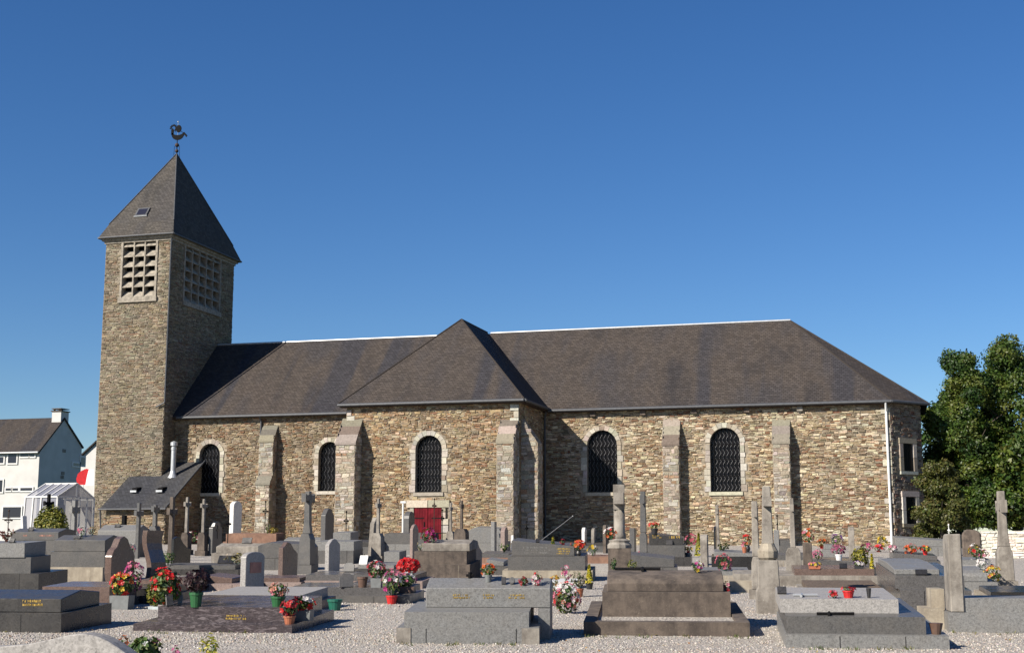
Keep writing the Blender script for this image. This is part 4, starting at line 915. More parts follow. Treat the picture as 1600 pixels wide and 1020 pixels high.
def cross(x, yb, ytop, mat, label, arm=.62, th=.15, ped=None, armz=.8, name='stone_cross', flare=0, rz=None, iron=False, cat='cross', ends='plain'):
    """cross seen nearly edge-on: arms along y"""
    f = Fr(x, yb, vrot2(x, yb) if rz is None else rz); t = f.root(name, label, cat); H = (yb-ytop)/f.s; zb = -.1
    if ped:
        pw, ph, pmat = ped; pw /= f.s; ph /= f.s; bm = BM(); box(bm, -pw*.5-.06, pw*.5+.06, -pw*.5-.06, pw*.5+.06, -.12, ph*.22); obj('plinth', bm, pmat, t, bev=.012)
        bm = BM(); prism(bm, [(-pw*.5, ph*.22), (pw*.5, ph*.22), (pw*.46, ph*.86), (pw*.3, ph), (-pw*.3, ph), (-pw*.46, ph*.86)], -pw*.5, pw*.5, 'y'); obj('pedestal', bm, pmat, t, bev=.012); zb = ph-.002
    if iron:
        bm = BM(); tube(bm, (0, 0, zb), (0, 0, H), .022, .018, n=6); obj('shaft', bm, 'iron' if mat == 'iron' else mat, t)
        az = zb+(H-zb)*armz; bm = BM(); tube(bm, (0, -arm/2, az), (0, arm/2, az), .02, n=6); obj('arm', bm, mat, t)
        bm = BM(); K = 14; pr = [(0, .12*math.cos(k*2*math.pi/K), az+.12*math.sin(k*2*math.pi/K)) for k in range(K)]
        for k in range(K): tube(bm, pr[k], pr[(k+1) % K], .012, n=4, caps=False)
        for kp in ((0, -arm/2, az), (0, arm/2, az), (0, 0, H)): b2 = BM(); bmesh.ops.create_icosphere(b2, subdivisions=1, radius=.05, matrix=Matrix.Translation(kp)); obj('knob', b2, mat, t)
        obj('scrollwork', bm, mat, t)
    else:
        w = th; bm = BM()
        if flare: prism(bm, [(-w*.5-flare, zb), (w*.5+flare, zb), (w*.55, zb+(H-zb)*.22), (w*.42, H), (-w*.42, H), (-w*.55, zb+(H-zb)*.22)], -w*.5, w*.5, 'y')
        else: prism(bm, [(-w*.55, zb), (w*.55, zb), (w*.42, H), (-w*.42, H)], -w*.5, w*.5, 'y')
        obj('shaft', bm, mat, t, bev=.015); az = zb+(H-zb)*armz
        for s in (-1, 1):
            bm = BM(); pts = [(s*w*.49, az-w*.55), (s*arm*.38, az-w*.45), (s*arm*.5, az-w*.8), (s*arm*.5, az+w*.8), (s*arm*.38, az+w*.45), (s*w*.49, az+w*.55)]
            prism(bm, pts, -w*.44, w*.44, 'x'); obj('arm', bm, mat, t, bev=.01)
    f.t = t; return f
print('part2 ok')
# --- front row, left to right
f = Fr(-70, 1075); t = f.root('headstone', 'pale speckled granite headstone with wavy top cropped by the bottom left corner', 'headstone')
pr = []
for k in range(25):
    px = -60+262*k/24; py = lerp(px, [(-60, 1012), (0, 1010), (40, 1006), (75, 998), (105, 991), (125, 989), (145, 992), (165, 1000), (185, 1012), (202, 1024)]); pr.append((f.X(px), (1075-py)/f.s))
bm = BM(); prism(bm, [(pr[0][0], -.1), (pr[-1][0], -.1)]+pr[::-1], 0, .26, 'y'); obj('stone', bm, 'granite_speckled', t, bev=.01)
tomb(-150, 95, 984, [(27, 0, 0, 0, 'granite_dark', 'flat'), (29, 10, 11, .22, 'granite_dark', 'gable')], 'dark grey double tomb with gold lettering at the left edge', depth=1.8, ins=[(19, 55, 937, 948, 2, 'gold', 1)])
tomb(55, 167, 950, [(9, 0, 0, 0, 'granite_dark', 'flat'), (24, 6, 1, .12, 'granite_brown', 'flat')], 'polished brown slab behind the dark double tomb', depth=1.5, ins=[(134, 143, 929, 935, 1, 'gold', 1)])
purple = tomb(208, 456, 985, [(11, 0, 0, 0, 'granite_purple', 'flat'), (25, 33, 16, .18, 'granite_purple', 'flat')], 'polished purple-black granite slab with gold name among flower pots', depth=2.4, ins=[(345, 380, 960, 969, 2, 'gold', 1)])
tomb(316, 476, 955, [(11, 0, -6, 0, 'granite_mid', 'flat'), (15, 4, 6, .06, 'granite_white', 'flat')], 'pale granite slab below the white-edged round headstone', depth=1.9, cat='grave slab')
headstone(374, 936, 863, .95, 10, 'granite_white', 'arch', 'white-edged round-topped headstone with red flower reflection made as a coloured panel', pic='red')
tomb(440, 640, 940, [(10, 0, 0, 0, 'granite_mid', 'flat'), (12, 10, 30, .12, 'granite_polished', 'flat')], 'mirror-polished flat slab beside the green planter', depth=1.5, cat='grave slab')
tomb(470, 660, 917, [(10, 0, 0, 0, 'granite_pink', 'flat'), (9, 6, 12, .1, 'granite_polished', 'flat')], 'mirror-polished slab reflecting blue sky by the pointed headstone', depth=1.5, cat='grave slab')
headstone(507, 902, 842, .85, 7, 'granite_white', 'point', 'slim white headstone with shallow pointed top')
central = tomb(620, 842, 1004, [(24, 0, 0, 0, 'granite_light', 'flat'), (23, 10, 16, .10, 'granite_light', 'flat')], 'speckled light grey granite tomb nearest the camera in the centre', depth=1.35, rz=vprot(740, 1000))
for (a, b) in ((620, 641), (816, 842)):
    bm = BM(); box(bm, central.X(a)-.006, central.X(b)+.006, -.012, .3, -.3, 23.6/central.s); obj('corner_block', bm, 'limestone', central.t, bev=.01)
bm = BM(); xa, xb = central.X(655), central.X(858); zb_, zt_ = 46.6/central.s, 90/central.s; topped(bm, xa, xb, .75, 1.7, zb_, zt_, 'gable'); obj('lid', bm, 'granite_light', central.t, bev=.012)
bm = BM(); box(bm, central.X(838), central.X(857), .6, 1.70, -.3, zb_-.002); obj('end_block', bm, 'granite_light', central.t, bev=.01)
s_ = central.s; marks(central.t, central.X(697), central.X(725), .58, .66, .747, 2, 'gold'); marks(central.t, central.X(748), central.X(765), .58, .66, .747, 2, 'gold'); marks(central.t, central.X(788), central.X(818), .58, .66, .747, 2, 'gold')
bm = BM(); fz = zt_; xx = central.X(722); tube(bm, (xx, 1.22, fz-.03), (xx, 1.22, fz+.09), .03, n=6); tube(bm, (xx-.06, 1.22, fz+.04), (xx+.06, 1.22, fz+.04), .022, n=6); obj('small_cross', bm, 'iron', central.t)
# brown chest tomb with gravel kerb
f = Fr(912, 992, vprot(960, 992)); t = f.root('chest_tomb', 'weathered brown chest tomb with rounded lid inside a stone kerb', 'tomb'); Lm = f.X(1172); s = f.s; KD = 3.3; t.rotation_euler.x = TILT
for nm, q in (('kerb', (0, Lm, 0, .2)), ('kerb', (0, Lm, KD-.2, KD)), ('kerb', (0, .2, .202, KD-.202)), ('kerb', (Lm-.2, Lm, .202, KD-.202))):
    bm = BM(); box(bm, *q, -.35, 21/s); obj(nm, bm, 'limestone_dark', t, bev=.02)
bm = BM(); box(bm, .2, Lm-.2, .2, KD-.2, -.1, 16/s); obj('gravel_fill', bm, 'gravel', t)
x0_, x1_ = f.X(938), f.X(1150); z1 = 56/s; bm = BM(); box(bm, x0_, x1_, 1.2, 2.75, 0, z1); obj('chest', bm, 'limestone_dark', t, bev=.03)
bm = BM(); topped(bm, f.X(946), f.X(1140), .1+1.22, 2.63, z1-.002, z1+.30, 'round'); obj('lid', bm, 'limestone_dark', t, smooth=False, bev=.01)
zt_ = z1+.30; bm = BM(); tube(bm, (f.X(958), 2.0, zt_+.02), (f.X(1036), 2.0, zt_+.02), .03, n=6); tube(bm, (f.X(1005), 1.75, zt_+.02), (f.X(1005), 2.25, zt_+.02), .03, n=6); obj('lying_cross', bm, 'iron', t)
# tall column cross at its head
f = Fr(969, 935, vprot(960, 985)); t = f.root('column_cross', 'tall old stone column cross behind the brown chest tomb', 'cross'); s = f.s; pz = lambda y: (935-y)/s
bm = BM(); box(bm, -.25, .25, -.25, .25, -.1, pz(857)); obj('pedestal', bm, 'limestone_dark', t, bev=.02)
bm = BM(); lathe(bm, [(.27, pz(857)-.002), (.27, pz(852)), (.22, pz(848)), (.24, pz(845)), (.14, pz(842))], 12); obj('capital', bm, 'limestone', t)
bm = BM(); lathe(bm, [(.14, pz(843)), (.15, pz(838)), (.125, pz(832)), (.12, pz(796))], 12); obj('shaft', bm, 'limestone', t, True)
bm = BM(); box(bm, -.125, .125, -.125, .125, pz(797), pz(758)); obj('upper_shaft', bm, 'limestone', t, bev=.015)
for q in (-1, 1): bm = BM(); box(bm, -.11, .11, min(q*.123, q*.5), max(q*.123, q*.5), pz(789), pz(771)); obj('arm', bm, 'limestone', t, bev=.015)
# right: three-layer grey slab grave
rg = tomb(1228, 1484, 1011, [(20, 0, 0, 0, 'granite_light', 'flat'), (27, 2, 32, .14, 'granite_mid', 'flat'), (22, -4, 66, .6, 'granite_white', 'flat')], 'stepped light grey slab with fallen metal cross at the right', depth=2.4, rz=vprot(1320, 1000))
for zz, xa, xb, yy, mt in ((69/rg.s, 1247, 1287, .95, 'bright_zinc'), (47/rg.s, 1280, 1340, .3, 'iron')):
    bm = BM(); tube(bm, (rg.X(xa), yy, zz+.02), (rg.X(xb), yy+.05, zz+.02), .022, n=6); xm_ = rg.X(xa)*.7+rg.X(xb)*.3; tube(bm, (xm_, yy-.14, zz+.02), (xm_+.03, yy+.18, zz+.02), .022, n=6); obj('lying_cross', bm, mt, rg.t)
# far right: pillar headstone on stepped base
f = Fr(1483, 987, vprot(1480, 985)); t = f.root('pillar_grave', 'grave with tall plain granite pillar and stepped base at the right edge', 'grave'); s = f.s; Lm = f.X(1720)
bm = BM(); box(bm, 0, Lm, 0, 1.5, -.1, 30/s); obj('base', bm, 'granite_light', t, bev=.012)
bm = BM(); box(bm, .25, Lm, .14, 1.36, 30/s-.002, 52/s); obj('slab', bm, 'granite_light', t, bev=.012)
bm = BM(); prism(bm, [(.0, 0), (.62, 0), (.62, 1.08), (.58, 1.2), (.46, 1.27), (.0, 1.27)], 0, .22, 'x'); o = obj('pillar', bm, 'limestone', t, bev=.02); o.location = (.06, .1, 30/s-.004)
bm = BM(); box(bm, -.16, .05, .75, 1.42, 0, 64/s); obj('back_block', bm, 'limestone_beige', t, bev=.02); bm = BM(); box(bm, -.32, -.002, .5, 1.5, -.1, 34/s); obj('step', bm, 'limestone_beige', t, bev=.02)
# stele with band, left of the stepped slab
f = Fr(1196, 958, vprot(1196, 950)); t = f.root('stele', 'tall pale stone stele with carved shaft and banded urn foot', 'stele'); s = f.s; pz = lambda y: (958-y)/s
bm = BM(); prism(bm, [(-.16, -.1), (.34, -.1), (.34, pz(925)), (.29, pz(918)), (.27, pz(876)), (-.11, pz(876)), (-.12, pz(918)), (-.16, pz(925))], 0, .45, 'y'); obj('pedestal', bm, 'limestone', t, bev=.015)
bm = BM(); lathe(bm, [(.13, pz(877)), (.19, pz(872)), (.2, pz(862)), (.15, pz(855)), (.13, pz(850))], 12, (.09, .22, 0)); obj('urn_foot', bm, 'limestone_beige', t)
bm = BM(); prism(bm, [(-.02, pz(851)), (.2, pz(851)), (.17, pz(760)), (.02, pz(760))], .12, .32, 'y'); obj('shaft', bm, 'limestone', t, bev=.015)
for q in (-1, 1): bm = BM(); box(bm, .02, .17, .22+min(q*.1, q*.36), .22+max(q*.1, q*.36), pz(792), pz(777)); obj('arm', bm, 'limestone', t, bev=.015)
cross(1183, 935, 784, 'limestone', 'slim tall pale cross left of the urn stele', arm=.5, th=.15, ped=(15, 65, 'limestone'))
cross(1241, 908, 779, 'limestone', 'pale cross with rounded shaft knob on a large square pedestal', arm=.5, th=.13, ped=(25, 52, 'limestone'))
headstone(1256, 905, 848, .7, 14, 'limestone_dark', 'rect', 'dark rough stone block behind the square pedestal')
cross(1572, 922, 768, 'limestone', 'tall stone cross on tapering pedestal at the right edge', arm=.75, th=.2, ped=(25, 68, 'limestone'), armz=.72, flare=.04)
# big polished tomb behind the stepped slab
tomb(1408, 1520, 966, [(44, 0, 0, 0, 'granite_polished', 'flat'), (20, -4, 6, .3, 'granite_polished', 'flat'), (12, -2, 40, .55, 'granite_light', 'gable')], 'large polished grey double tomb behind the pillar grave', depth=3.2)
tomb(1255, 1390, 948, [(22, 0, 0, 0, 'limestone', 'flat'), (8, 8, 10, .2, 'soil', 'flat')], 'low stone grave bed with red silk flowers', depth=1.6, cat='grave')
tomb(1212, 1372, 915, [(16, 0, 0, 0, 'limestone', 'flat'), (10, 30, 4, .15, 'granite_brown', 'flat')], 'low brown slab below the white flower pots', depth=1.3, cat='grave slab')
tomb(1262, 1370, 900, [(14, 0, 0, 0, 'granite_dark', 'flat'), (12, 6, 10, .2, 'granite_polished', 'slope')], 'dark slab crowded with flower pots near the chancel wall', depth=1.4)
tomb(1140, 1196, 925, [(18, 0, 0, 0, 'limestone_beige', 'flat'), (10, 8, 0, .15, 'limestone', 'flat')], 'pale broken stone kerb beside the brown chest tomb', depth=1.2, cat='grave')
tomb(1398, 1492, 868, [(14, 0, 0, 0, 'granite_light', 'flat'), (14, 2, 4, .1, 'granite_light', 'slope')], 'pale grey tomb at the foot of the apse corner', depth=1.4)
tomb(1500, 1560, 925, [(16, 0, 0, 0, 'granite_light', 'flat'), (20, 2, 14, .1, 'granite_light', 'round')], 'grey round-topped tomb between the pillar and the tall cross', depth=1.4)
tomb(1492, 1556, 895, [(12, 0, 0, 0, 'granite_white', 'flat'), (8, 4, 6, .1, 'granite_light', 'flat')], 'low white slab before the boundary wall', depth=1.3, cat='grave slab')
tomb(1545, 1680, 948, [(14, 0, 0, 0, 'limestone_beige', 'flat'), (8, 6, 0, .2, 'granite_black', 'flat')], 'low beige kerb with black slab under the tall cross', depth=1.5, cat='grave')
cross(1484, 858, 820, 'paint_white', 'small white iron cross before the dark hedge gap', arm=.4, iron=True, name='iron_cross')
# --- left middle rows
headstone(162, 914, 838, 1.15, 12, 'granite_brown', 'shield', 'polished brown shield-shaped headstone at the left')
tomb(66, 160, 908, [(22, 0, 0, 0, 'limestone_beige', 'flat'), (24, 8, 0, .1, 'granite_mid', 'flat'), (24, 14, 0, .12, 'granite_mid', 'gable')], 'big grey stepped tomb left of the brown shield headstone', depth=1.3)
tomb(-60, 44, 925, [(30, -20, -22, -.15, 'granite_dark', 'flat'), (24, 0, 0, .08, 'granite_mid', 'flat'), (22, 0, 10, .05, 'granite_light', 'flat')], 'grey slab tomb with curved foot cut by the left edge', depth=1.1)
tomb(12, 90, 880, [(20, 0, 0, 0, 'granite_mid', 'flat'), (16, 0, 0, .03, 'granite_mid', 'flat'), (17, 1, 2, .1, 'granite_mid', 'gable')], 'grey tomb with faded red lettering before the glazed shelter', depth=1.4, ins=[(30, 40, 835, 839, 1, 'faded_or_reflected_red', 2), (56, 80, 835, 839, 1, 'faded_or_reflected_red', 2)])
tomb(150, 214, 870, [(20, 0, 0, 0, 'granite_mid', 'flat'), (29, 1, 1, .05, 'granite_light', 'gable')], 'plain light grey gabled tomb before the lean-to', depth=1.2)
headstone(223, 903, 829, .95, 8, 'granite_brown', 'rect', 'reddish headstone with curving S-shaped side', curve=True)
tomb(205, 300, 925, [(10, 0, 0, 0, 'granite_brown', 'flat'), (8, 6, 4, .1, 'granite_brown', 'flat')], 'low brown slab in front of the curving headstone', depth=1.4, cat='grave slab')
tomb(300, 375, 922, [(10, 0, 0, 0, 'granite_pink', 'flat'), (12, 14, 20, .3, 'granite_brown', 'slope')], 'brown granite slab with tilted plaque left of the white-edged headstone', depth=1.5, cat='grave slab')
tomb(240, 372, 898, [(9, 0, 0, 0, 'granite_dark', 'flat'), (6, 12, 8, .15, 'granite_mid', 'flat')], 'low dark slab below the swooping black headstone', depth=1.3, cat='grave slab')
headstone(266, 886, 838, 1.2, 5, 'granite_black', 'dip', 'glossy black headstone with swooping top edge')
cross(266, 876, 777, 'limestone_dark', 'grey stone cross with flared foot rising behind the black swooping headstone', arm=.6, th=.17, flare=.14, armz=.78)
cross(214, 872, 786, 'granite_mid', 'slim grey stone cross in front of the lean-to wall', arm=.55, th=.15, armz=.82)
cross(240, 868, 789, 'granite_mid', 'stone cross on a rounded stele under the lean-to eave', arm=.5, th=.16, ped=(15, 46, 'granite_mid'))
cross(290, 866, 777, 'limestone', 'thin pale stone cross at the east side of the lean-to', arm=.5, th=.13, ped=(13, 34, 'limestone_dark'))
cross(316, 868, 780, 'limestone', 'thin pale stone cross in the shadow beside the lean-to', arm=.5, th=.12, ped=(13, 36, 'limestone_dark'))
cross(192, 862, 805, 'iron', 'small dark cross behind the gabled tomb', arm=.6, th=.2, name='stone_cross', armz=.6)
tomb(330, 412, 880, [(16, 0, -3, 0, 'limestone', 'flat'), (14, 6, 0, .1, 'limestone', 'gable')], 'weathered pale low tomb before the white military headstone', depth=1.2)
headstone(325, 868, 815, .85, 7, 'granite_mid', 'ears', 'grey shouldered headstone carrying a carved cross', pic='cross')
tomb(348, 440, 858, [(12, 0, 0, 0, 'sandstone_brown', 'flat'), (12, 4, 10, .08, 'sandstone_brown', 'flat')], 'reddish brown slab beneath the white headstone', depth=1.2, cat='grave slab')
headstone(357, 854, 783, .95, 7, 'granite_chalk', 'arch', 'tall clean white headstone near the nave wall')
cross(413, 856, 784, 'iron', 'black iron cross against the nave buttress', arm=.5, iron=True, name='iron_cross')
tomb(402, 476, 890, [(18, 0, 0, 0, 'granite_mid', 'flat'), (24, 0, 0, .04, 'granite_mid', 'hip')], 'large grey coffin-shaped tomb left of the tall dark cross', depth=1.4)
cross(479, 896, 768, 'granite_mid', 'tall dark stone cross on a stepped pedestal in the left middle', arm=.72, th=.18, ped=(20, 62, 'granite_mid'), armz=.84, flare=.05)
headstone(434, 908, 847, 1.0, 8, 'granite_brown', 'swoop', 'brown headstone with wavy shoulder left of the tall dark cross')
tomb(490, 552, 880, [(20, 0, 0, 0, 'granite_mid', 'flat'), (14, 2, 0, .05, 'granite_light', 'flat')], 'plain grey tomb behind the slim white headstone', depth=1.2)
headstone(500, 872, 794, .9, 8, 'granite_mid', 'point', 'tall grey stele with pointed top before the transept buttress')
tomb(520, 551, 876, [(24, 0, 0, 0, 'granite_mid', 'flat'), (20, 0, 4, .03, 'granite_light', 'flat')], 'short grey tomb with sloping end below the transept buttress', depth=1.1)
tomb(440, 520, 862, [(10, 0, 0, 0, 'granite_light', 'flat'), (12, 3, 3, .06, 'granite_light', 'gable')], 'pale grey tomb along the nave wall', depth=1.1)
headstone(574, 872, 808, .75, 7, 'limestone', 'swoop', 'leaning grey stele right of the transept buttress', lean=R(4))
cross(590, 878, 779, 'limestone', 'tall thin cross on a bullet-shaped pedestal below the transept', arm=.45, th=.11, ped=(17, 45, 'limestone'))
tomb(598, 664, 866, [(16, 0, 0, 0, 'granite_light', 'flat'), (16, 2, 2, .05, 'granite_mid', 'flat')], 'long grey tomb left of the red door', depth=1.2)
tomb(600, 624, 880, [(18, 0, 0, 0, 'granite_light', 'flat')], 'small pale block grave below the long grey tomb', depth=.8, cat='grave')
tomb(550, 620, 895, [(7, 0, 0, 0, 'granite_dark', 'flat'), (5, 8, 6, .1, 'granite_light', 'flat')], 'low pale slab scattered with plaques', depth=1.6, cat='grave slab')
headstone(630, 864, 799, .8, 9, 'granite_mid', 'round', 'grey round headstone immediately left of the red door')
headstone(640, 874, 819, .7, 5, 'granite_pink', 'point', 'narrow pinkish headstone in front of the red door')
bm_f = Fr(629, 858); t = bm_f.root('marker_post', 'slim white post beside the red door', 'post'); bm = BM(); tube(bm, (0, 0, -.1), (0, 0, 2.2), .05, n=8); obj('post', bm, 'paint_white', t); bm = BM(); box(bm, -.12, .14, -.06, .06, 2.2, 2.3); obj('cap', bm, 'paint_white', t)
tomb(632, 734, 908, [(26, 0, 0, 0, 'limestone_dark', 'flat'), (20, 14, 6, .12, 'limestone_dark', 'flat'), (16, 26, 2, .25, 'limestone', 'gable')], 'lichen-covered old stone tomb left of the pink edge-on headstone', depth=1.5)
headstone(731, 904, 845, 1.0, 8, 'granite_pink', 'swoop', 'pink granite headstone seen edge-on beside the lichened tomb')
cross(678, 862, 780, 'rust_iron', 'ornate twisted iron cross in front of the red door', arm=.45, iron=True, ped=(13, 30, 'limestone_dark'), name='iron_cross')
cross(691, 858, 797, 'iron', 'plain thin iron cross at the right jamb of the red door', arm=.4, iron=True, name='iron_cross')
cross(704, 862, 786, 'limestone', 'first pale stone cross right of the red door', arm=.4, th=.11, ped=(13, 32, 'limestone'))
cross(721, 864, 782, 'limestone_dark', 'second stone cross right of the red door on a broad stele', arm=.45, th=.12, ped=(20, 38, 'limestone_dark'))
tomb(732, 788, 862, [(14, 0, 0, 0, 'granite_light', 'flat'), (24, 0, 4, .04, 'granite_light', 'hip')], 'pale grey tomb right of the two crosses by the door', depth=1.3)
headstone(767, 868, 815, .35, 6, 'granite_light', 'rect', 'slim grey post-like stele right of the door crosses')
headstone(782, 866, 823, .6, 7, 'granite_pink', 'point', 'small pink stele with clipped grass at its foot')
cross(801, 862, 836, 'paint_white', 'tiny white cross marker at the transept corner', arm=.3, th=.12, armz=.7)
tomb(740, 800, 880, [(9, 0, 0, 0, 'sandstone_brown', 'flat'), (6, 10, 6, .1, 'granite_mid', 'flat')], 'low brown-edged slab before the transept corner', depth=1.4, cat='grave slab')
tomb(758, 795, 898, [(14, 0, 0, 0, 'granite_mid', 'flat'), (10, 2, 8, .06, 'granite_light', 'slope')], 'small grey tilted slab behind the orange flowers', depth=.9, cat='grave slab')
tomb(785, 926, 907, [(16, 0, 0, 0, 'limestone_beige', 'flat'), (22, 8, 12, .08, 'granite_mid', 'flat'), (24, 14, 28, .12, 'granite_mid', 'slope')], 'grey tomb with gold lettering and faded names in the centre', depth=1.3, ins=[(868, 891, 856, 867, 3, 'gold', 2), (815, 860, 854, 866, 3, 'granite_light', 2)])
tomb(770, 905, 918, [(9, 0, 0, 0, 'paint_white', 'flat')], 'low white kerb slab behind the central granite tomb', depth=.9, cat='grave slab')
tomb(905, 960, 895, [(14, 0, 0, 0, 'granite_white', 'flat'), (10, 0, 0, .3, 'sandstone_brown', 'flat')], 'white edged grave bed with yellow flowers', depth=1.4, cat='grave')
for x, y0, y1, m_, lb in ((909, 862, 824, 'paint_white', 'bright white round-topped stele in the transept shadow'), (924, 862, 825, 'limestone', 'grey round-topped stele in the transept shadow'), (942, 864, 820, 'limestone_dark', 'thin dark stele left of the column cross')):
    headstone(x, y0, y1, .5, 5, m_, 'round', lb)
tomb(862, 962, 862, [(9, 0, 0, 0, 'granite_mid', 'flat'), (5, 6, 4, .1, 'granite_dark', 'flat')], 'low dark slab in the transept shadow', depth=1.1, cat='grave slab')
# centre right rows
cross(1006, 872, 768, 'granite_mid', 'tall flat grey cross before the chancel buttress', arm=.6, th=.22, ped=(12, 40, 'granite_mid'))
headstone(984, 872, 825, .5, 8, 'granite_mid', 'rect', 'narrow grey stele just right of the column cross')
tomb(1004, 1080, 884, [(14, 0, 0, 0, 'granite_dark', 'flat'), (18, 8, 10, .08, 'granite_mid', 'flat'), (18, 10, 12, .3, 'granite_dark', 'slope')], 'dark grey tomb with gold lettering before the chancel buttress', depth=1.3, ins=[(1018, 1034, 836, 842, 2, 'gold', 2), (1046, 1064, 837, 843, 1, 'gold', 2)])
tomb(978, 1058, 902, [(16, 0, 0, 0, 'granite_mid', 'flat'), (20, 2, 4, .06, 'granite_mid', 'slope')], 'plain slate-grey tomb behind the brown chest tomb', depth=1.2)
headstone(1095, 894, 835, .45, 11, 'limestone', 'round', 'pale lichened stele between the flower pots right of the chest tomb')
headstone(1116, 876, 822, .7, 3, 'granite_black', 'point', 'thin black headstone seen edge-on before the chancel')
cross(1122, 872, 789, 'limestone', 'thin pale cross beside the thin black headstone', arm=.5, th=.13, ped=(8, 30, 'limestone'))
tomb(1112, 1184, 890, [(20, 0, 0, 0, 'granite_black', 'flat'), (8, 4, 3, .1, 'granite_light', 'slope')], 'glossy black tomb under the red vase flowers', depth=1.3)
tomb(1075, 1180, 915, [(16, 0, 0, 0, 'limestone_beige', 'flat'), (6, 10, 8, .15, 'granite_light', 'flat')], 'low pale beige kerb right of the chest tomb', depth=1.4, cat='grave')
headstone(1210, 868, 828, .5, 8, 'granite_light', 'rect', 'small light grey headstone behind the urn stele')
headstone(1327, 872, 823, .35, 9, 'limestone', 'point', 'plain stone post marker standing before the chancel wall')
headstone(1300, 862, 833, .25, 4, 'limestone', 'rect', 'small pale post left of the stone post marker')
tomb(1286, 1312, 872, [(14, 0, 0, 0, 'granite_light', 'flat'), (8, 2, 2, .05, 'granite_light', 'slope')], 'small pale tilted tomb among the wall flowers', depth=.8)
tomb(1215, 1236, 868, [(16, 0, 0, 0, 'granite_mid', 'flat'), (8, 1, 1, .05, 'granite_mid', 'flat')], 'small slate-grey tomb behind the square pedestal', depth=1.0)
# shelter-side crosses and markers
cross(72, 862, 772, 'iron', 'dark round-armed cross rising behind the yellow shrub', arm=.7, th=.14, armz=.84)
cross(113, 868, 782, 'granite_light', 'dark-headed pale cross in front of the glazed shelter', arm=.62, th=.2, armz=.84)
cross(10, 868, 798, 'rust_iron', 'thin wooden cross marker at the far left', arm=.45, iron=True, name='wooden_cross')
headstone(34, 866, 806, .3, 4, 'paint_white', 'rect', 'slim white marker leaning before the shelter', lean=R(-6))

tomb(545, 642, 926, [(9, 0, 0, 0, 'granite_mid', 'flat'), (7, 6, 8, .12, 'granite_dark', 'flat')], 'low dark slab behind the pink begonia pots', depth=1.1, cat='grave slab')
tomb(388, 470, 917, [(8, 0, 0, 0, 'granite_pink', 'flat'), (6, 6, 4, .1, 'granite_brown', 'flat')], 'low brown slab between the white-edged and the wavy headstones', depth=1.2, cat='grave slab')
tomb(545, 600, 866, [(12, 0, 0, 0, 'granite_mid', 'flat'), (10, 2, 2, .05, 'granite_dark', 'gable')], 'small dark gabled tomb at the transept buttress foot', depth=1.1)
tomb(168, 262, 942, [(12, 0, 0, 0, 'granite_dark', 'flat'), (10, 8, 6, .12, 'granite_black', 'flat')], 'black polished slab behind the begonia planter', depth=1.4, cat='grave slab')
tomb(655, 742, 878, [(10, 0, 0, 0, 'granite_mid', 'flat'), (10, 4, 4, .08, 'granite_dark', 'gable')], 'dark low tomb below the crosses by the door', depth=1.1)
tomb(1392, 1470, 888, [(12, 0, 0, 0, 'granite_mid', 'flat'), (12, 4, 4, .1, 'granite_polished', 'slope')], 'grey low tomb before the apse corner tomb', depth=1.2)
tomb(1205, 1262, 885, [(10, 0, 0, 0, 'limestone', 'flat'), (8, 4, 2, .1, 'granite_mid', 'flat')], 'low grey slab around the square pedestal', depth=1.2, cat='grave slab')
tomb(862, 915, 880, [(10, 0, 0, 0, 'granite_mid', 'flat'), (12, 2, 2, .05, 'granite_dark', 'slope')], 'dark little tomb behind the lettered grey tomb', depth=1.0)
cross(540, 866, 800, 'iron', 'thin black iron cross before the transept buttress', arm=.4, iron=True, name='iron_cross')
cross(355, 866, 806, 'iron', 'small black iron cross left of the white headstone', arm=.4, iron=True, name='iron_cross')
cross(1216, 866, 806, 'iron', 'thin dark iron cross by the chancel buttress', arm=.4, iron=True, name='iron_cross')
cross(823, 862, 815, 'iron', 'thin dark iron cross at the shaded transept side', arm=.35, iron=True, name='iron_cross')

# ---------------------------------------------------------------- flowers, pots, plaques: each stands where its foot meets slab or gravel
bpy.context.view_layer.update(); DG = bpy.context.evaluated_depsgraph_get()
def foot(x, y, back=.22):
    d = ray(x, y).normalized(); ok, loc, nor, _, ob, _ = S.ray_cast(DG, CAM, d)
    if not ok or loc.y > 73: loc = hG(x, y); return loc
    if nor.z > .5: return loc
    h = Vector((d.x, d.y, 0)).normalized(); p = loc+h*back; ok, l2, n2, _, _, _ = S.ray_cast(DG, Vector((p.x, p.y, loc.z+.9)), Vector((0, 0, -1)))
    if ok and l2.z < loc.z+.6: return l2
    return Vector((p.x, p.y, gz(p.x, p.y)))
def quiet(c): return tuple(x*.64 for x in c)
GL = [(.035, .085, .02), (.06, .12, .025), (.09, .15, .03), (.13, .17, .04)]
CONI = [(.30, .28, .02), (.42, .36, .03), (.22, .24, .03)]
RED, DRED, PINK, WHT, YEL, ORA, PEACH, MAG, PUR = (.62, .012, .015), (.3, .01, .02), (.62, .16, .25), (.78, .74, .72), (.72, .5, .03), (.65, .13, .02), (.75, .3, .22), (.5, .03, .22), (.16, .06, .25)
def quadleaf(V, Fc, C, p, n, s, col, asp=.55):
    u = n.orthogonal().normalized(); u = (Matrix.Rotation(random.random()*6.28, 3, n) @ u); v = n.cross(u); b0 = len(V)
    V += [tuple(p-u*s), tuple(p+v*s*asp+n*s*.1), tuple(p+u*s), tuple(p-v*s*asp+n*s*.1)]; Fc.append((b0, b0+1, b0+2, b0+3)); C.append(col)
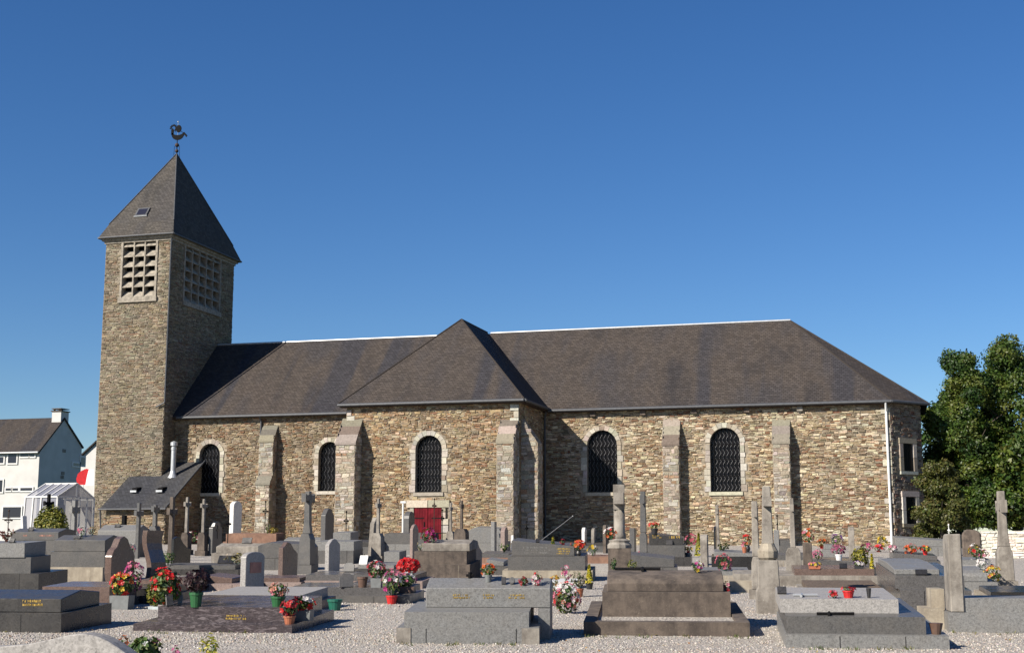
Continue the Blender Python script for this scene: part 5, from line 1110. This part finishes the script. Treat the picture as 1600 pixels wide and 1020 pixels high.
def bloom(V, Fc, C, p, n, s, col):
    """five-petal flower head, slightly cupped"""
    u = n.orthogonal().normalized(); u = Matrix.Rotation(random.random()*6.28, 3, n) @ u; v = n.cross(u); c0 = len(V); V.append(tuple(p))
    for k in range(5):
        a = k*1.2566; r = s*random.uniform(.85, 1.1)
        for da, rr, up in ((-.5, .75, .25), (0, 1.0, .4), (.5, .75, .25)): V.append(tuple(p+(u*math.cos(a+da)+v*math.sin(a+da))*r*rr+n*s*up*random.uniform(.7, 1.2)))
        b = c0+1+k*3; cl = jit(col, .18, .06); Fc.append((c0, b, b+1)); Fc.append((c0, b+1, b+2)); C += [cl, cl]
def plant(x, y, hpx, wpx, label, pot=None, pshape='round', pw=None, ph=None, fol=GL, blooms=(), nb=30, bs=None, nl=160, form='bush', name='flower_pot', cat='flowers', back=.22, group=None, at=None):
    blooms = [quiet(c) for c in blooms]; fol = [quiet(c) for c in fol] if fol else fol
    o = at if at else foot(x, y, back); s = ppm(o); h, w = hpx/s, wpx/s; t = tag(empty(name, o, vprot(x, y)), label, cat, group); z0 = 0
    if pot:
        pw_, ph_ = (pw or wpx*.55)/s, (ph or hpx*.35)/s; bm = BM()
        if pshape == 'box': prism(bm, [(-pw_*.46, -.01), (pw_*.46, -.01), (pw_*.5, ph_), (-pw_*.5, ph_)], -min(.16, pw_*.35), min(.16, pw_*.35), 'y'); rim = None
        elif pshape == 'vase': lathe(bm, [(pw_*.22, -.01), (pw_*.42, ph_*.45), (pw_*.3, ph_*.85), (pw_*.45, ph_)], 12)
        elif pshape == 'tall': lathe(bm, [(pw_*.3, -.01), (pw_*.5, ph_), (pw_*.42, ph_*.98)], 12)
        else: lathe(bm, [(pw_*.36, -.01), (pw_*.47, ph_*.78), (pw_*.52, ph_*.8), (pw_*.52, ph_), (pw_*.44, ph_*.98)], 14)
        obj('pot', bm, 'pot_'+pot, t); z0 = ph_*.92
    if fol is None and not blooms: return t
    V, Fc, C = [], [], []; R3 = (w/2, min(w/2, .35), (h-z0)/2); cz = z0+R3[2]
    if fol and fol != 'none':
        for _ in range(nl):
            d = Vector((random.gauss(0, 1), random.gauss(0, 1), random.gauss(0, 1))).normalized(); k = random.uniform(.35, 1)**.6
            if form == 'cone': f = random.random(); p = Vector((d.x*R3[0]*(1-f)*.95, d.y*R3[1]*(1-f)*.95, z0+f*(h-z0))); n = (d+Vector((0, 0, .4))).normalized()
            elif form == 'grass': a = random.random()*6.28; f = random.random(); p = Vector((math.cos(a)*w/2*f*.9, math.sin(a)*w/2*f*.9, z0+f*(h-z0)*random.uniform(.6, 1))); n = d
            else: p = Vector((d.x*R3[0]*k, d.y*R3[1]*k, cz+d.z*R3[2]*k)); n = (d+Vector((random.gauss(0, .5), random.gauss(0, .5), .3))).normalized()
            quadleaf(V, Fc, C, p, n, max(.02, min(.06, w*.09))*(2.0 if form == 'cone' else 1.15)*random.uniform(.7, 1.3), jit(random.choice(fol), .25))
        colobj('foliage', V, Fc, C, 'leaf', t)
        bm = BM()
        for k in range(5): a = k*1.25; tube(bm, (0, 0, max(0, z0-.06)), (math.cos(a)*R3[0]*.6, math.sin(a)*R3[1]*.6, cz+R3[2]*.2), .006, .004, n=4, caps=False)
        obj('stems', bm, 'pot_green', t)
    if blooms:
        V, Fc, C = [], [], []; b_ = (bs/s) if bs else max(.025, w*.085)
        for i in range(nb):
            d = Vector((random.gauss(0, 1), random.gauss(0, 1), random.gauss(.35, .9))).normalized(); k = random.uniform(.8, 1.05); c = blooms[(i*7//max(1, nb//5)) % len(blooms)] if len(blooms) > 1 else blooms[0]
            bloom(V, Fc, C, Vector((d.x*R3[0]*k, d.y*R3[1]*k, cz+d.z*R3[2]*k)), (d+Vector((0, -.3, .2))).normalized(), b_*random.uniform(.75, 1.2), c)
        colobj('blossoms', V, Fc, C, 'leaf', t)
    return t
def plaque(x, y, wpx, hpx, mat, label, tilt=20, kind='rect', cat='plaque', yaw=0):
    o = foot(x, y, .12); s = ppm(o); w, h = wpx/s, hpx/s; t = tag(empty('memorial_plaque', o, vprot(x, y)+R(yaw)), label, cat); bm = BM()
    pr = [(-w/2, 0), (w/2, 0), (w/2, h), (-w/2, h)] if kind == 'rect' else ([(-w/2, 0), (w/2, 0), (w/2, h*.75), (w*.25, h), (-w*.25, h), (-w/2, h*.7)] if kind == 'shaped' else [(w*.5*math.cos(k*.524), h*.5+h*.5*math.sin(k*.524)) for k in range(12)])
    prism(bm, pr, -.02, .02, 'y'); bmesh.ops.rotate(bm, verts=bm.verts[:], cent=(0, 0, 0), matrix=Matrix.Rotation(R(-tilt), 3, 'X')); bmesh.ops.translate(bm, verts=bm.verts[:], vec=(0, 0, .01)); obj('tablet', bm, mat, t, bev=.004)
    bm = BM(); box(bm, -w*.3, w*.3, .0, .12+h*.2, -.005, .025); obj('foot', bm, mat, t); return t
# left foreground
plant(224, 1034, 42, 56, 'leafy plant with pale pink flowers by the wavy headstone', fol=GL, blooms=(PINK, WHT), nb=12, bs=5, nl=300, at=hG(226, 1036))
plant(182, 1022, 22, 18, 'small rust red flower sprig at the wavy headstone', fol=GL, blooms=(ORA,), nb=10, bs=4, nl=40, at=hG(192, 1016))
plant(325, 1040, 52, 34, 'young yellow-green shrub at the bottom edge', fol=[(.45, .42, .03), (.3, .34, .03), (.5, .45, .06)], nl=130, name='young_shrub', cat='shrub', form='bush', at=hG(325, 1040))
plant(274, 1036, 28, 10, 'bright pink ribbon flower at the bottom edge', fol=[(.2, .3, .1)], blooms=(MAG,), nb=8, bs=5, nl=12, at=hG(274, 1036))
plant(190, 951, 56, 36, 'red and yellow begonias in a grey planter', pot='grey', pshape='box', pw=32, ph=21, blooms=(RED, YEL, RED, ORA), nb=46, bs=4.5, nl=220)
plant(208, 938, 56, 28, 'tall pink feathery flowers behind the grey planter', blooms=(PINK, MAG, PINK), nb=50, bs=4, nl=110)
plant(258, 950, 58, 46, 'large red geranium bush behind the purple slab', blooms=(RED,), nb=42, bs=5, nl=340, fol=GL+[(.2, .2, .04)])
plant(242, 951, 52, 30, 'rounded yellow-green dwarf conifer on the purple slab', fol=[(.16, .17, .02), (.22, .2, .03), (.1, .12, .02)], nl=260, pot='pale', pshape='box', pw=18, ph=4, cat='shrub', name='dwarf_conifer')
plant(306, 947, 58, 42, 'dark leaved rosette plant in a glossy green pot', pot='green', pw=21, ph=22, fol=[(.02, .008, .012), (.035, .012, .016), (.05, .02, .02)], nl=150, blooms=((.03, .01, .014),), nb=26, bs=6)
plant(434, 955, 36, 30, 'peach pink flowers in a ribbed green pot', pot='green', pw=23, ph=15, blooms=(PEACH, PEACH, PINK), nb=18, bs=4.5, nl=130)
plant(452, 983, 36, 28, 'crimson flowers in a small terracotta pot', pot='terracotta', pw=19, ph=12, blooms=(RED, DRED), nb=22, bs=4.5, nl=90)
plant(472, 972, 36, 40, 'red and cream flowers in a grey trough', pot='grey', pshape='box', pw=32, ph=15, blooms=(RED, RED, WHT), nb=20, bs=5, nl=120)
plant(523, 953, 18, 22, 'empty teal plastic bowl planter on the kerb', pot='teal', pw=23, ph=17, fol=None, cat='planter', name='planter')
plant(566, 938, 20, 18, 'brown ribbed pot without flowers on the slab', pot='brown', pw=17, ph=16, fol=None, cat='planter', name='planter')
plant(588, 932, 40, 30, 'speckled pink and red begonias in a grey box', pot='grey', pshape='box', pw=17, ph=14, blooms=(DRED, PINK, RED, WHT), nb=44, bs=3.6, nl=120)
plant(590, 908, 22, 24, 'rosy flower tuft above the speckled begonias', blooms=((.45, .05, .1),), nb=26, bs=3.2, nl=60)
plant(612, 943, 54, 30, 'white and pink cyclamen in a bright red pot', pot='red', pw=18, ph=13, blooms=(WHT, PINK, MAG, WHT), nb=34, bs=4.2, nl=110)
plant(632, 925, 30, 36, 'white pink striped flowers in a dark trough', pot='brown', pshape='box', pw=34, ph=9, blooms=(WHT, PINK, MAG), nb=30, bs=3.6, nl=90)
plant(638, 907, 34, 34, 'dense bright red chrysanthemum ball in grey pot', pot='grey', pw=20, ph=13, blooms=(RED,), nb=150, bs=4, nl=30, form='bush')
plaque(237+28, 947, 11, 26, 'granite_dark', 'dark photo plaque leaning on the purple slab', 25, yaw=35)
plaque(281, 944, 9, 18, 'granite_light', 'small pale glass plaque beside the dark photo plaque', 15, 'round', yaw=20)
plaque(541, 935, 22, 22, 'granite_mid', 'rough grey book-shaped plaque by the teal planter', 20, 'shaped', yaw=20)
plaque(545, 893, 17, 14, 'granite_mid', 'grey plaque with notched top on the reflecting slab', 15, 'shaped')
plaque(567, 886, 13, 16, 'paint_white', 'white open-book plaque on the low pale slab', 30)
plaque(576, 876, 14, 8, 'granite_dark', 'dark blue tilted plaque behind the white one', 35)
# centre
plant(763, 908, 28, 24, 'orange begonias in a small grey pot', pot='grey', pw=12, ph=10, blooms=(ORA, RED, ORA), nb=26, bs=3.2, nl=110)
plaque(806, 900, 7, 14, 'granite_dark', 'slim dark plaque on the beige plinth', 12)
plaque(787, 913, 7, 11, 'granite_dark', 'dark portrait plaque behind the central tomb', 15); plaque(800, 913, 9, 11, 'granite_mid', 'oval grey plaque behind the central tomb', 15, 'round')
plant(818, 914, 13, 14, 'dark red roses on the white kerb', blooms=(DRED, RED), nb=20, bs=3, nl=40)
plant(839, 914, 22, 16, 'pink and white silk flowers on the white kerb', blooms=(PINK, WHT, RED), nb=24, bs=3, nl=40)
plant(866, 922, 24, 16, 'golden brown chrysanthemums behind the bouquet', blooms=((.45, .2, .03), YEL), nb=30, bs=2.8, nl=40)
plant(885, 958, 48, 42, 'big white pink and red bouquet right of the central tomb', blooms=(WHT, PINK, WHT, RED, WHT, PEACH), nb=90, bs=4.2, nl=170)
plant(884, 918, 26, 14, 'magenta orchid spray above the bouquet', blooms=(MAG, PINK, WHT), nb=20, bs=3.2, nl=30)
plant(905, 932, 42, 28, 'sparse green plant in a terracotta pot', pot='terracotta', pw=14, ph=13, fol=[(.1, .12, .05), (.16, .15, .07), (.3, .26, .2)], nl=110)
plant(921, 920, 38, 15, 'bright yellow cone conifer in dark pot', pot='black', pw=12, ph=10, fol=[(.55, .45, .02), (.6, .52, .05), (.4, .36, .02)], form='cone', nl=260, name='dwarf_conifer', cat='shrub')
plant(866, 946, 26, 24, 'small mossy stone trough with wilted flowers', pot='brown', pshape='box', pw=26, ph=17, blooms=(PINK,), nb=8, bs=2.5, nl=30)
plant(904, 868, 24, 24, 'orange lilies in a black vase on the lettered tomb', pot='black', pshape='vase', pw=11, ph=9, blooms=(ORA, RED, ORA), nb=30, bs=3.2, nl=60)
plant(926, 868, 19, 15, 'yellow daffodil-like bunch in front of pale steles', blooms=(YEL, WHT), nb=18, bs=3, nl=60)
plant(955, 864, 18, 22, 'orange and red bunch left of the column cross', blooms=(ORA, RED, WHT), nb=22, bs=3, nl=40)
plant(864, 853, 10, 7, 'tiny yellow plant in the transept shadow', fol=CONI, form='cone', nl=60, cat='shrub'); plant(879, 853, 9, 9, 'tiny red flowers in the transept shadow', blooms=(DRED,), nb=10, bs=2, nl=20)
plant(959, 890, 20, 10, 'small dark green sprig at the foot of the column cross', nl=60, cat='shrub'); plant(988, 888, 16, 20, 'small yellow-green clump behind the chest tomb', fol=[(.12, .14, .02), (.2, .2, .04)], nl=80, cat='shrub')
plant(1003, 862, 13, 16, 'dark magenta flowers near the flat grey cross', blooms=(DRED, PINK), nb=18, bs=2.6, nl=40)
plant(1023, 858, 17, 17, 'red geraniums in a black pot before the lettered dark tomb', pot='black', pw=11, ph=9, blooms=(RED, ORA), nb=20, bs=2.8, nl=30)
plant(1080, 852, 18, 18, 'pink hydrangea bunch beside the dark lettered tomb', blooms=(PINK, (.6, .1, .15)), nb=26, bs=2.8, nl=40)
plant(1092, 868, 34, 15, 'tall bright yellow conifer left of the lichened stele', fol=CONI, form='cone', nl=220, name='dwarf_conifer', cat='shrub')
plant(1075, 868, 15, 15, 'yellow and red flowers in a low pot', pot='grey', pw=10, ph=5, blooms=(YEL, RED, ORA), nb=18, bs=2.4, nl=40)
plant(1090, 894, 18, 18, 'magenta and yellow pansies by the lichened stele', blooms=(MAG, YEL, WHT), nb=18, bs=3, nl=60)
plant(1132, 898, 26, 26, 'rosy pink blooms in front of the black tomb', blooms=((.55, .12, .14), PINK), nb=26, bs=3.2, nl=90)
plant(1130, 860, 13, 20, 'low dark green cushion plant on the black tomb', nl=120, fol=[(.05, .07, .02), (.1, .11, .03)], cat='shrub')
plant(1168, 862, 26, 15, 'scarlet flowers in a round black vase', pot='black', pshape='vase', pw=11, ph=11, blooms=(RED, ORA), nb=18, bs=3.2, nl=40)
plant(1164, 884, 16, 9, 'small terracotta pot with one pink bloom', pot='terracotta', pw=8, ph=9, blooms=(PINK,), nb=6, bs=2.6, nl=14)
plant(1136, 925, 16, 12, 'fallen pink silk flower beside the chest tomb', blooms=(PINK, RED), nb=8, bs=3.2, nl=20)
# right
for x, y, h, w, cols, lb in ((1264, 868, 22, 22, (ORA, PINK, RED, WHT), 'orange and pink flower bunch left end of the wall flowers'), (1285, 862, 15, 14, (ORA, RED), 'scarlet flowers against the chancel wall'), (1278, 874, 16, 16, ((.4, .12, .2), PINK), 'mauve heather in a white pot'),
        (1308, 858, 18, 20, (PUR, WHT, (.3, .1, .3)), 'purple and white flowers in front of the chancel wall'), (1354, 862, 14, 18, (PINK, MAG), 'pink flowers near the stone post marker'), (1374, 862, 12, 16, (PINK, RED), 'rosy flowers on the left of the apse corner tomb'), (1380, 854, 18, 14, (YEL,), 'yellow bunch at the foot of the white downpipe'), (1395, 862, 10, 14, (PINK, WHT), 'small pink flowers below the downpipe')):
    plant(x, y, h, w, lb, blooms=cols, nb=24, bs=2.8, nl=50)
plant(1311, 878, 24, 22, 'broad mauve heather in a white pot', pot='white', pw=11, ph=9, blooms=((.32, .05, .12), (.4, .1, .2)), nb=70, bs=2.2, nl=40)
plant(1345, 886, 32, 28, 'golden green rounded shrub by the low dark slab', fol=[(.2, .19, .02), (.3, .27, .03), (.12, .13, .02)], nl=320, name='shrub', cat='shrub')
plant(1342, 888, 11, 16, 'white and purple pansies below the golden shrub', pot='black', pshape='box', pw=14, ph=5, blooms=(WHT, PUR), nb=16, bs=2.8, nl=24)
plant(1363, 892, 22, 8, 'narrow bright yellow conifer beside the big polished tomb', fol=[(.6, .5, .02), (.5, .42, .02)], form='cone', nl=160, name='dwarf_conifer', cat='shrub')
plant(1273, 900, 9, 20, 'orange flowers in a shallow wicker basket', pot='terracotta', pshape='box', pw=18, ph=4, blooms=(ORA, YEL, PINK), nb=22, bs=2.6, nl=20)
plant(1302, 934, 12, 14, 'bright red silk rose on the grave bed', blooms=(RED, PINK), nb=14, bs=3.4, nl=26); plant(1326, 936, 16, 22, 'dark red flower pot lying on the grave bed', pot='red', pw=18, ph=11, blooms=(DRED, RED), nb=14, bs=3, nl=20)
plant(1358, 940, 16, 8, 'small dark tapered vase on the grave bed', pot='black', pshape='tall', pw=8, ph=15, fol=None, cat='vase', name='vase')
plaque(1222, 928, 14, 12, 'granite_dark', 'dark slanted plaque on the low stone grave bed', 30)
plant(1424, 868, 15, 22, 'red and orange flowers on the apse corner tomb', blooms=(RED, ORA), nb=28, bs=2.8, nl=40); plant(1446, 868, 14, 22, 'green and yellow leafy pot on the apse corner tomb', pot='red', pw=8, ph=6, blooms=(YEL, RED), nb=12, bs=2.4, nl=70)
plant(1526, 880, 24, 24, 'white and red flowers before the boundary wall end', blooms=(WHT, RED, YEL), nb=30, bs=3, nl=70); plant(1538, 884, 16, 16, 'pale pink flowers beside the boundary wall end', blooms=(PINK, WHT), nb=20, bs=2.8, nl=40)
plant(1536, 908, 18, 16, 'white chrysanthemum ball beside the tall right cross', blooms=(WHT,), nb=40, bs=2.6, nl=20); plant(1552, 914, 24, 26, 'orange and yellow flowers at the foot of the tall right cross', blooms=(ORA, YEL, (.4, .12, .03)), nb=34, bs=3, nl=90)
plant(1463, 990, 36, 22, 'brown plastic pot standing on the gravel by the pillar grave', pot='brown', pshape='tall', pw=22, ph=17, fol=None, cat='planter', name='planter', back=.5)
# left back
plant(79, 862, 74, 60, 'broad yellow-green shrub in front of the glazed shelter', fol=[(.16, .18, .02), (.25, .25, .04), (.1, .13, .02), (.32, .3, .06)], nl=4200, name='shrub', cat='shrub', at=hG(77, 862))
plant(128, 838, 16, 16, 'small rosy flowers by the shelter corner', blooms=(PINK, WHT), nb=16, bs=2.4, nl=40); plant(144, 836, 16, 14, 'orange leaved little plant right of the shelter', fol=[(.3, .16, .03), (.2, .15, .04)], nl=60, cat='shrub')
plant(10, 846, 22, 26, 'spiky reddish plant at the far left', fol=[(.2, .06, .05), (.3, .12, .08), (.12, .1, .04)], form='grass', nl=120, cat='shrub')
plant(303, 846, 16, 26, 'pink and white flowers below the thin pale crosses', blooms=(PINK, WHT, (.5, .05, .08)), nb=28, bs=2.8, nl=60)
plant(204, 874, 16, 14, 'white and lilac flowers between two left headstones', blooms=(WHT, PINK), nb=16, bs=2.6, nl=30); plant(262, 890, 22, 24, 'loose green clump under the black swooping headstone', nl=120, fol=GL+[(.25, .25, .1)], cat='shrub')
plant(418, 840, 24, 14, 'green spiky yucca at the nave buttress', fol=[(.1, .14, .03), (.18, .2, .05)], form='grass', nl=60, cat='shrub'); plant(427, 840, 10, 18, 'low golden plant at the nave buttress', fol=[(.35, .25, .03), (.25, .2, .03)], nl=90, cat='shrub')
plant(456, 838, 18, 12, 'rusty dry plant at the nave wall', fol=[(.25, .1, .04), (.2, .12, .06)], form='grass', nl=50, cat='shrub')
plant(565, 850, 18, 14, 'green weeds at the transept buttress foot', fol=[(.16, .16, .03), (.1, .13, .03)], form='grass', nl=60, cat='shrub')
plant(669, 858, 24, 24, 'crimson and magenta flowers before the red door', blooms=(DRED, MAG, DRED), nb=40, bs=3, nl=60); plant(656, 866, 14, 14, 'dry cream grass bunch left of the crimson flowers', fol=[(.4, .35, .22), (.3, .26, .15)], form='grass', nl=60, cat='shrub')
plant(676, 876, 12, 12, 'purple silk flower on the lichened tomb', blooms=(PUR, PINK), nb=10, bs=2.6, nl=16); plant(788, 862, 14, 18, 'clipped green grass tuft at the pink stele', form='grass', nl=90, cat='shrub')
plant(10, 905, 22, 14, 'white flowers in a dark pot at the left edge', pot='black', pw=10, ph=10, blooms=(WHT, YEL), nb=12, bs=3, nl=50)
plant(370, 888, 18, 46, 'dry yellow flowers along a dark slab', blooms=(YEL, (.5, .4, .3)), nb=14, bs=2.4, nl=60, fol=[(.15, .13, .06), (.2, .18, .1)]); plaque(352, 880, 26, 14, 'granite_black', 'black tilted slab plaque left of the white-edged headstone', 35)
for x, y, w, h, m_, lb in ((18, 848, 9, 7, 'granite_black', 'small black plaque on the slab tomb at the left edge'), (48, 829, 9, 6, 'granite_black', 'small black plaque on the tomb before the shelter'), (120, 842, 12, 5, 'granite_black', 'low black plaque on the big stepped tomb'), (183, 824, 9, 6, 'granite_black', 'small black plaque on the gabled tomb before the lean-to'),
        (385, 849, 16, 10, 'granite_dark', 'dark arched plaque on the weathered low tomb'), (840, 849, 6, 6, 'granite_black', 'tiny black plaque on the lettered grey tomb'), (1046, 858, 10, 8, 'granite_dark', 'dark plaque on the plain slate-grey tomb'), (1318, 890, 12, 8, 'granite_black', 'small black plaque on the flower-crowded slab'), (1440, 900, 18, 9, 'granite_black', 'dark plaque on the large polished double tomb')):
    plaque(x, y, w, h, m_, lb, 28)
# weeds along the plinths and fallen leaves on the gravel
random.seed(77); V, Fc, C = [], [], []
for (xa, xb, y) in ((0, 95, 985), (212, 455, 987), (455, 520, 972), (625, 842, 1006), (915, 1172, 995), (1230, 1484, 1013), (1486, 1600, 989), (640, 735, 910), (785, 925, 909), (1140, 1196, 927)):
    for _ in range(int((xb-xa)/14)):
        p = hG(random.uniform(xa, xb), y+random.uniform(-1, 2.5))
        for _k in range(random.randint(3, 9)):
            a = random.random()*6.28; h = random.uniform(.02, .07); q = p+Vector((random.gauss(0, .03), random.gauss(0, .02), 0)); e = q+Vector((math.cos(a)*h*.7, math.sin(a)*h*.7, h)); sd = Vector((-math.sin(a), math.cos(a), 0))*.008
            b0 = len(V); V += [tuple(q-sd), tuple(q+sd), tuple(e)]; Fc.append((b0, b0+1, b0+2)); C.append(jit(random.choice([(.06, .1, .02), (.1, .12, .03), (.16, .14, .05)]), .3))
tag(colobj('weeds', V, Fc, C, 'leaf'), 'small green weeds growing along the foot of the tombs', 'weeds', kind='stuff')
V, Fc, C = [], [], []
for _ in range(420):
    p = hG(random.uniform(0, 1600), 915+110*random.random()); p.z += .022; n = Vector((random.gauss(0, .35), random.gauss(0, .35), 1)).normalized()
    quadleaf(V, Fc, C, p, n, random.uniform(.012, .03), jit(random.choice([(.2, .1, .04), (.28, .17, .06), (.14, .08, .04), (.3, .24, .08)]), .3))
tag(colobj('fallen_leaves', V, Fc, C, 'leaf'), 'dry brown leaves fallen on the gravel', 'leaves', kind='stuff')
# fallen pole leaning across the transept shadow
p, q = hG(822, 862), Vector(hY(895, 806, 70.5)); t = tag(empty('leaning_rod', p), 'thin metal rod slanting across the transept shadow', 'rod'); bm = BM(); tube(bm, (0, 0, 0), q-p, .018, n=5); obj('rod', bm, 'bright_zinc', t); bm = BM(); bmesh.ops.create_icosphere(bm, subdivisions=1, radius=.04, matrix=Matrix.Translation(q-p)); obj('tip', bm, 'bright_zinc', t)
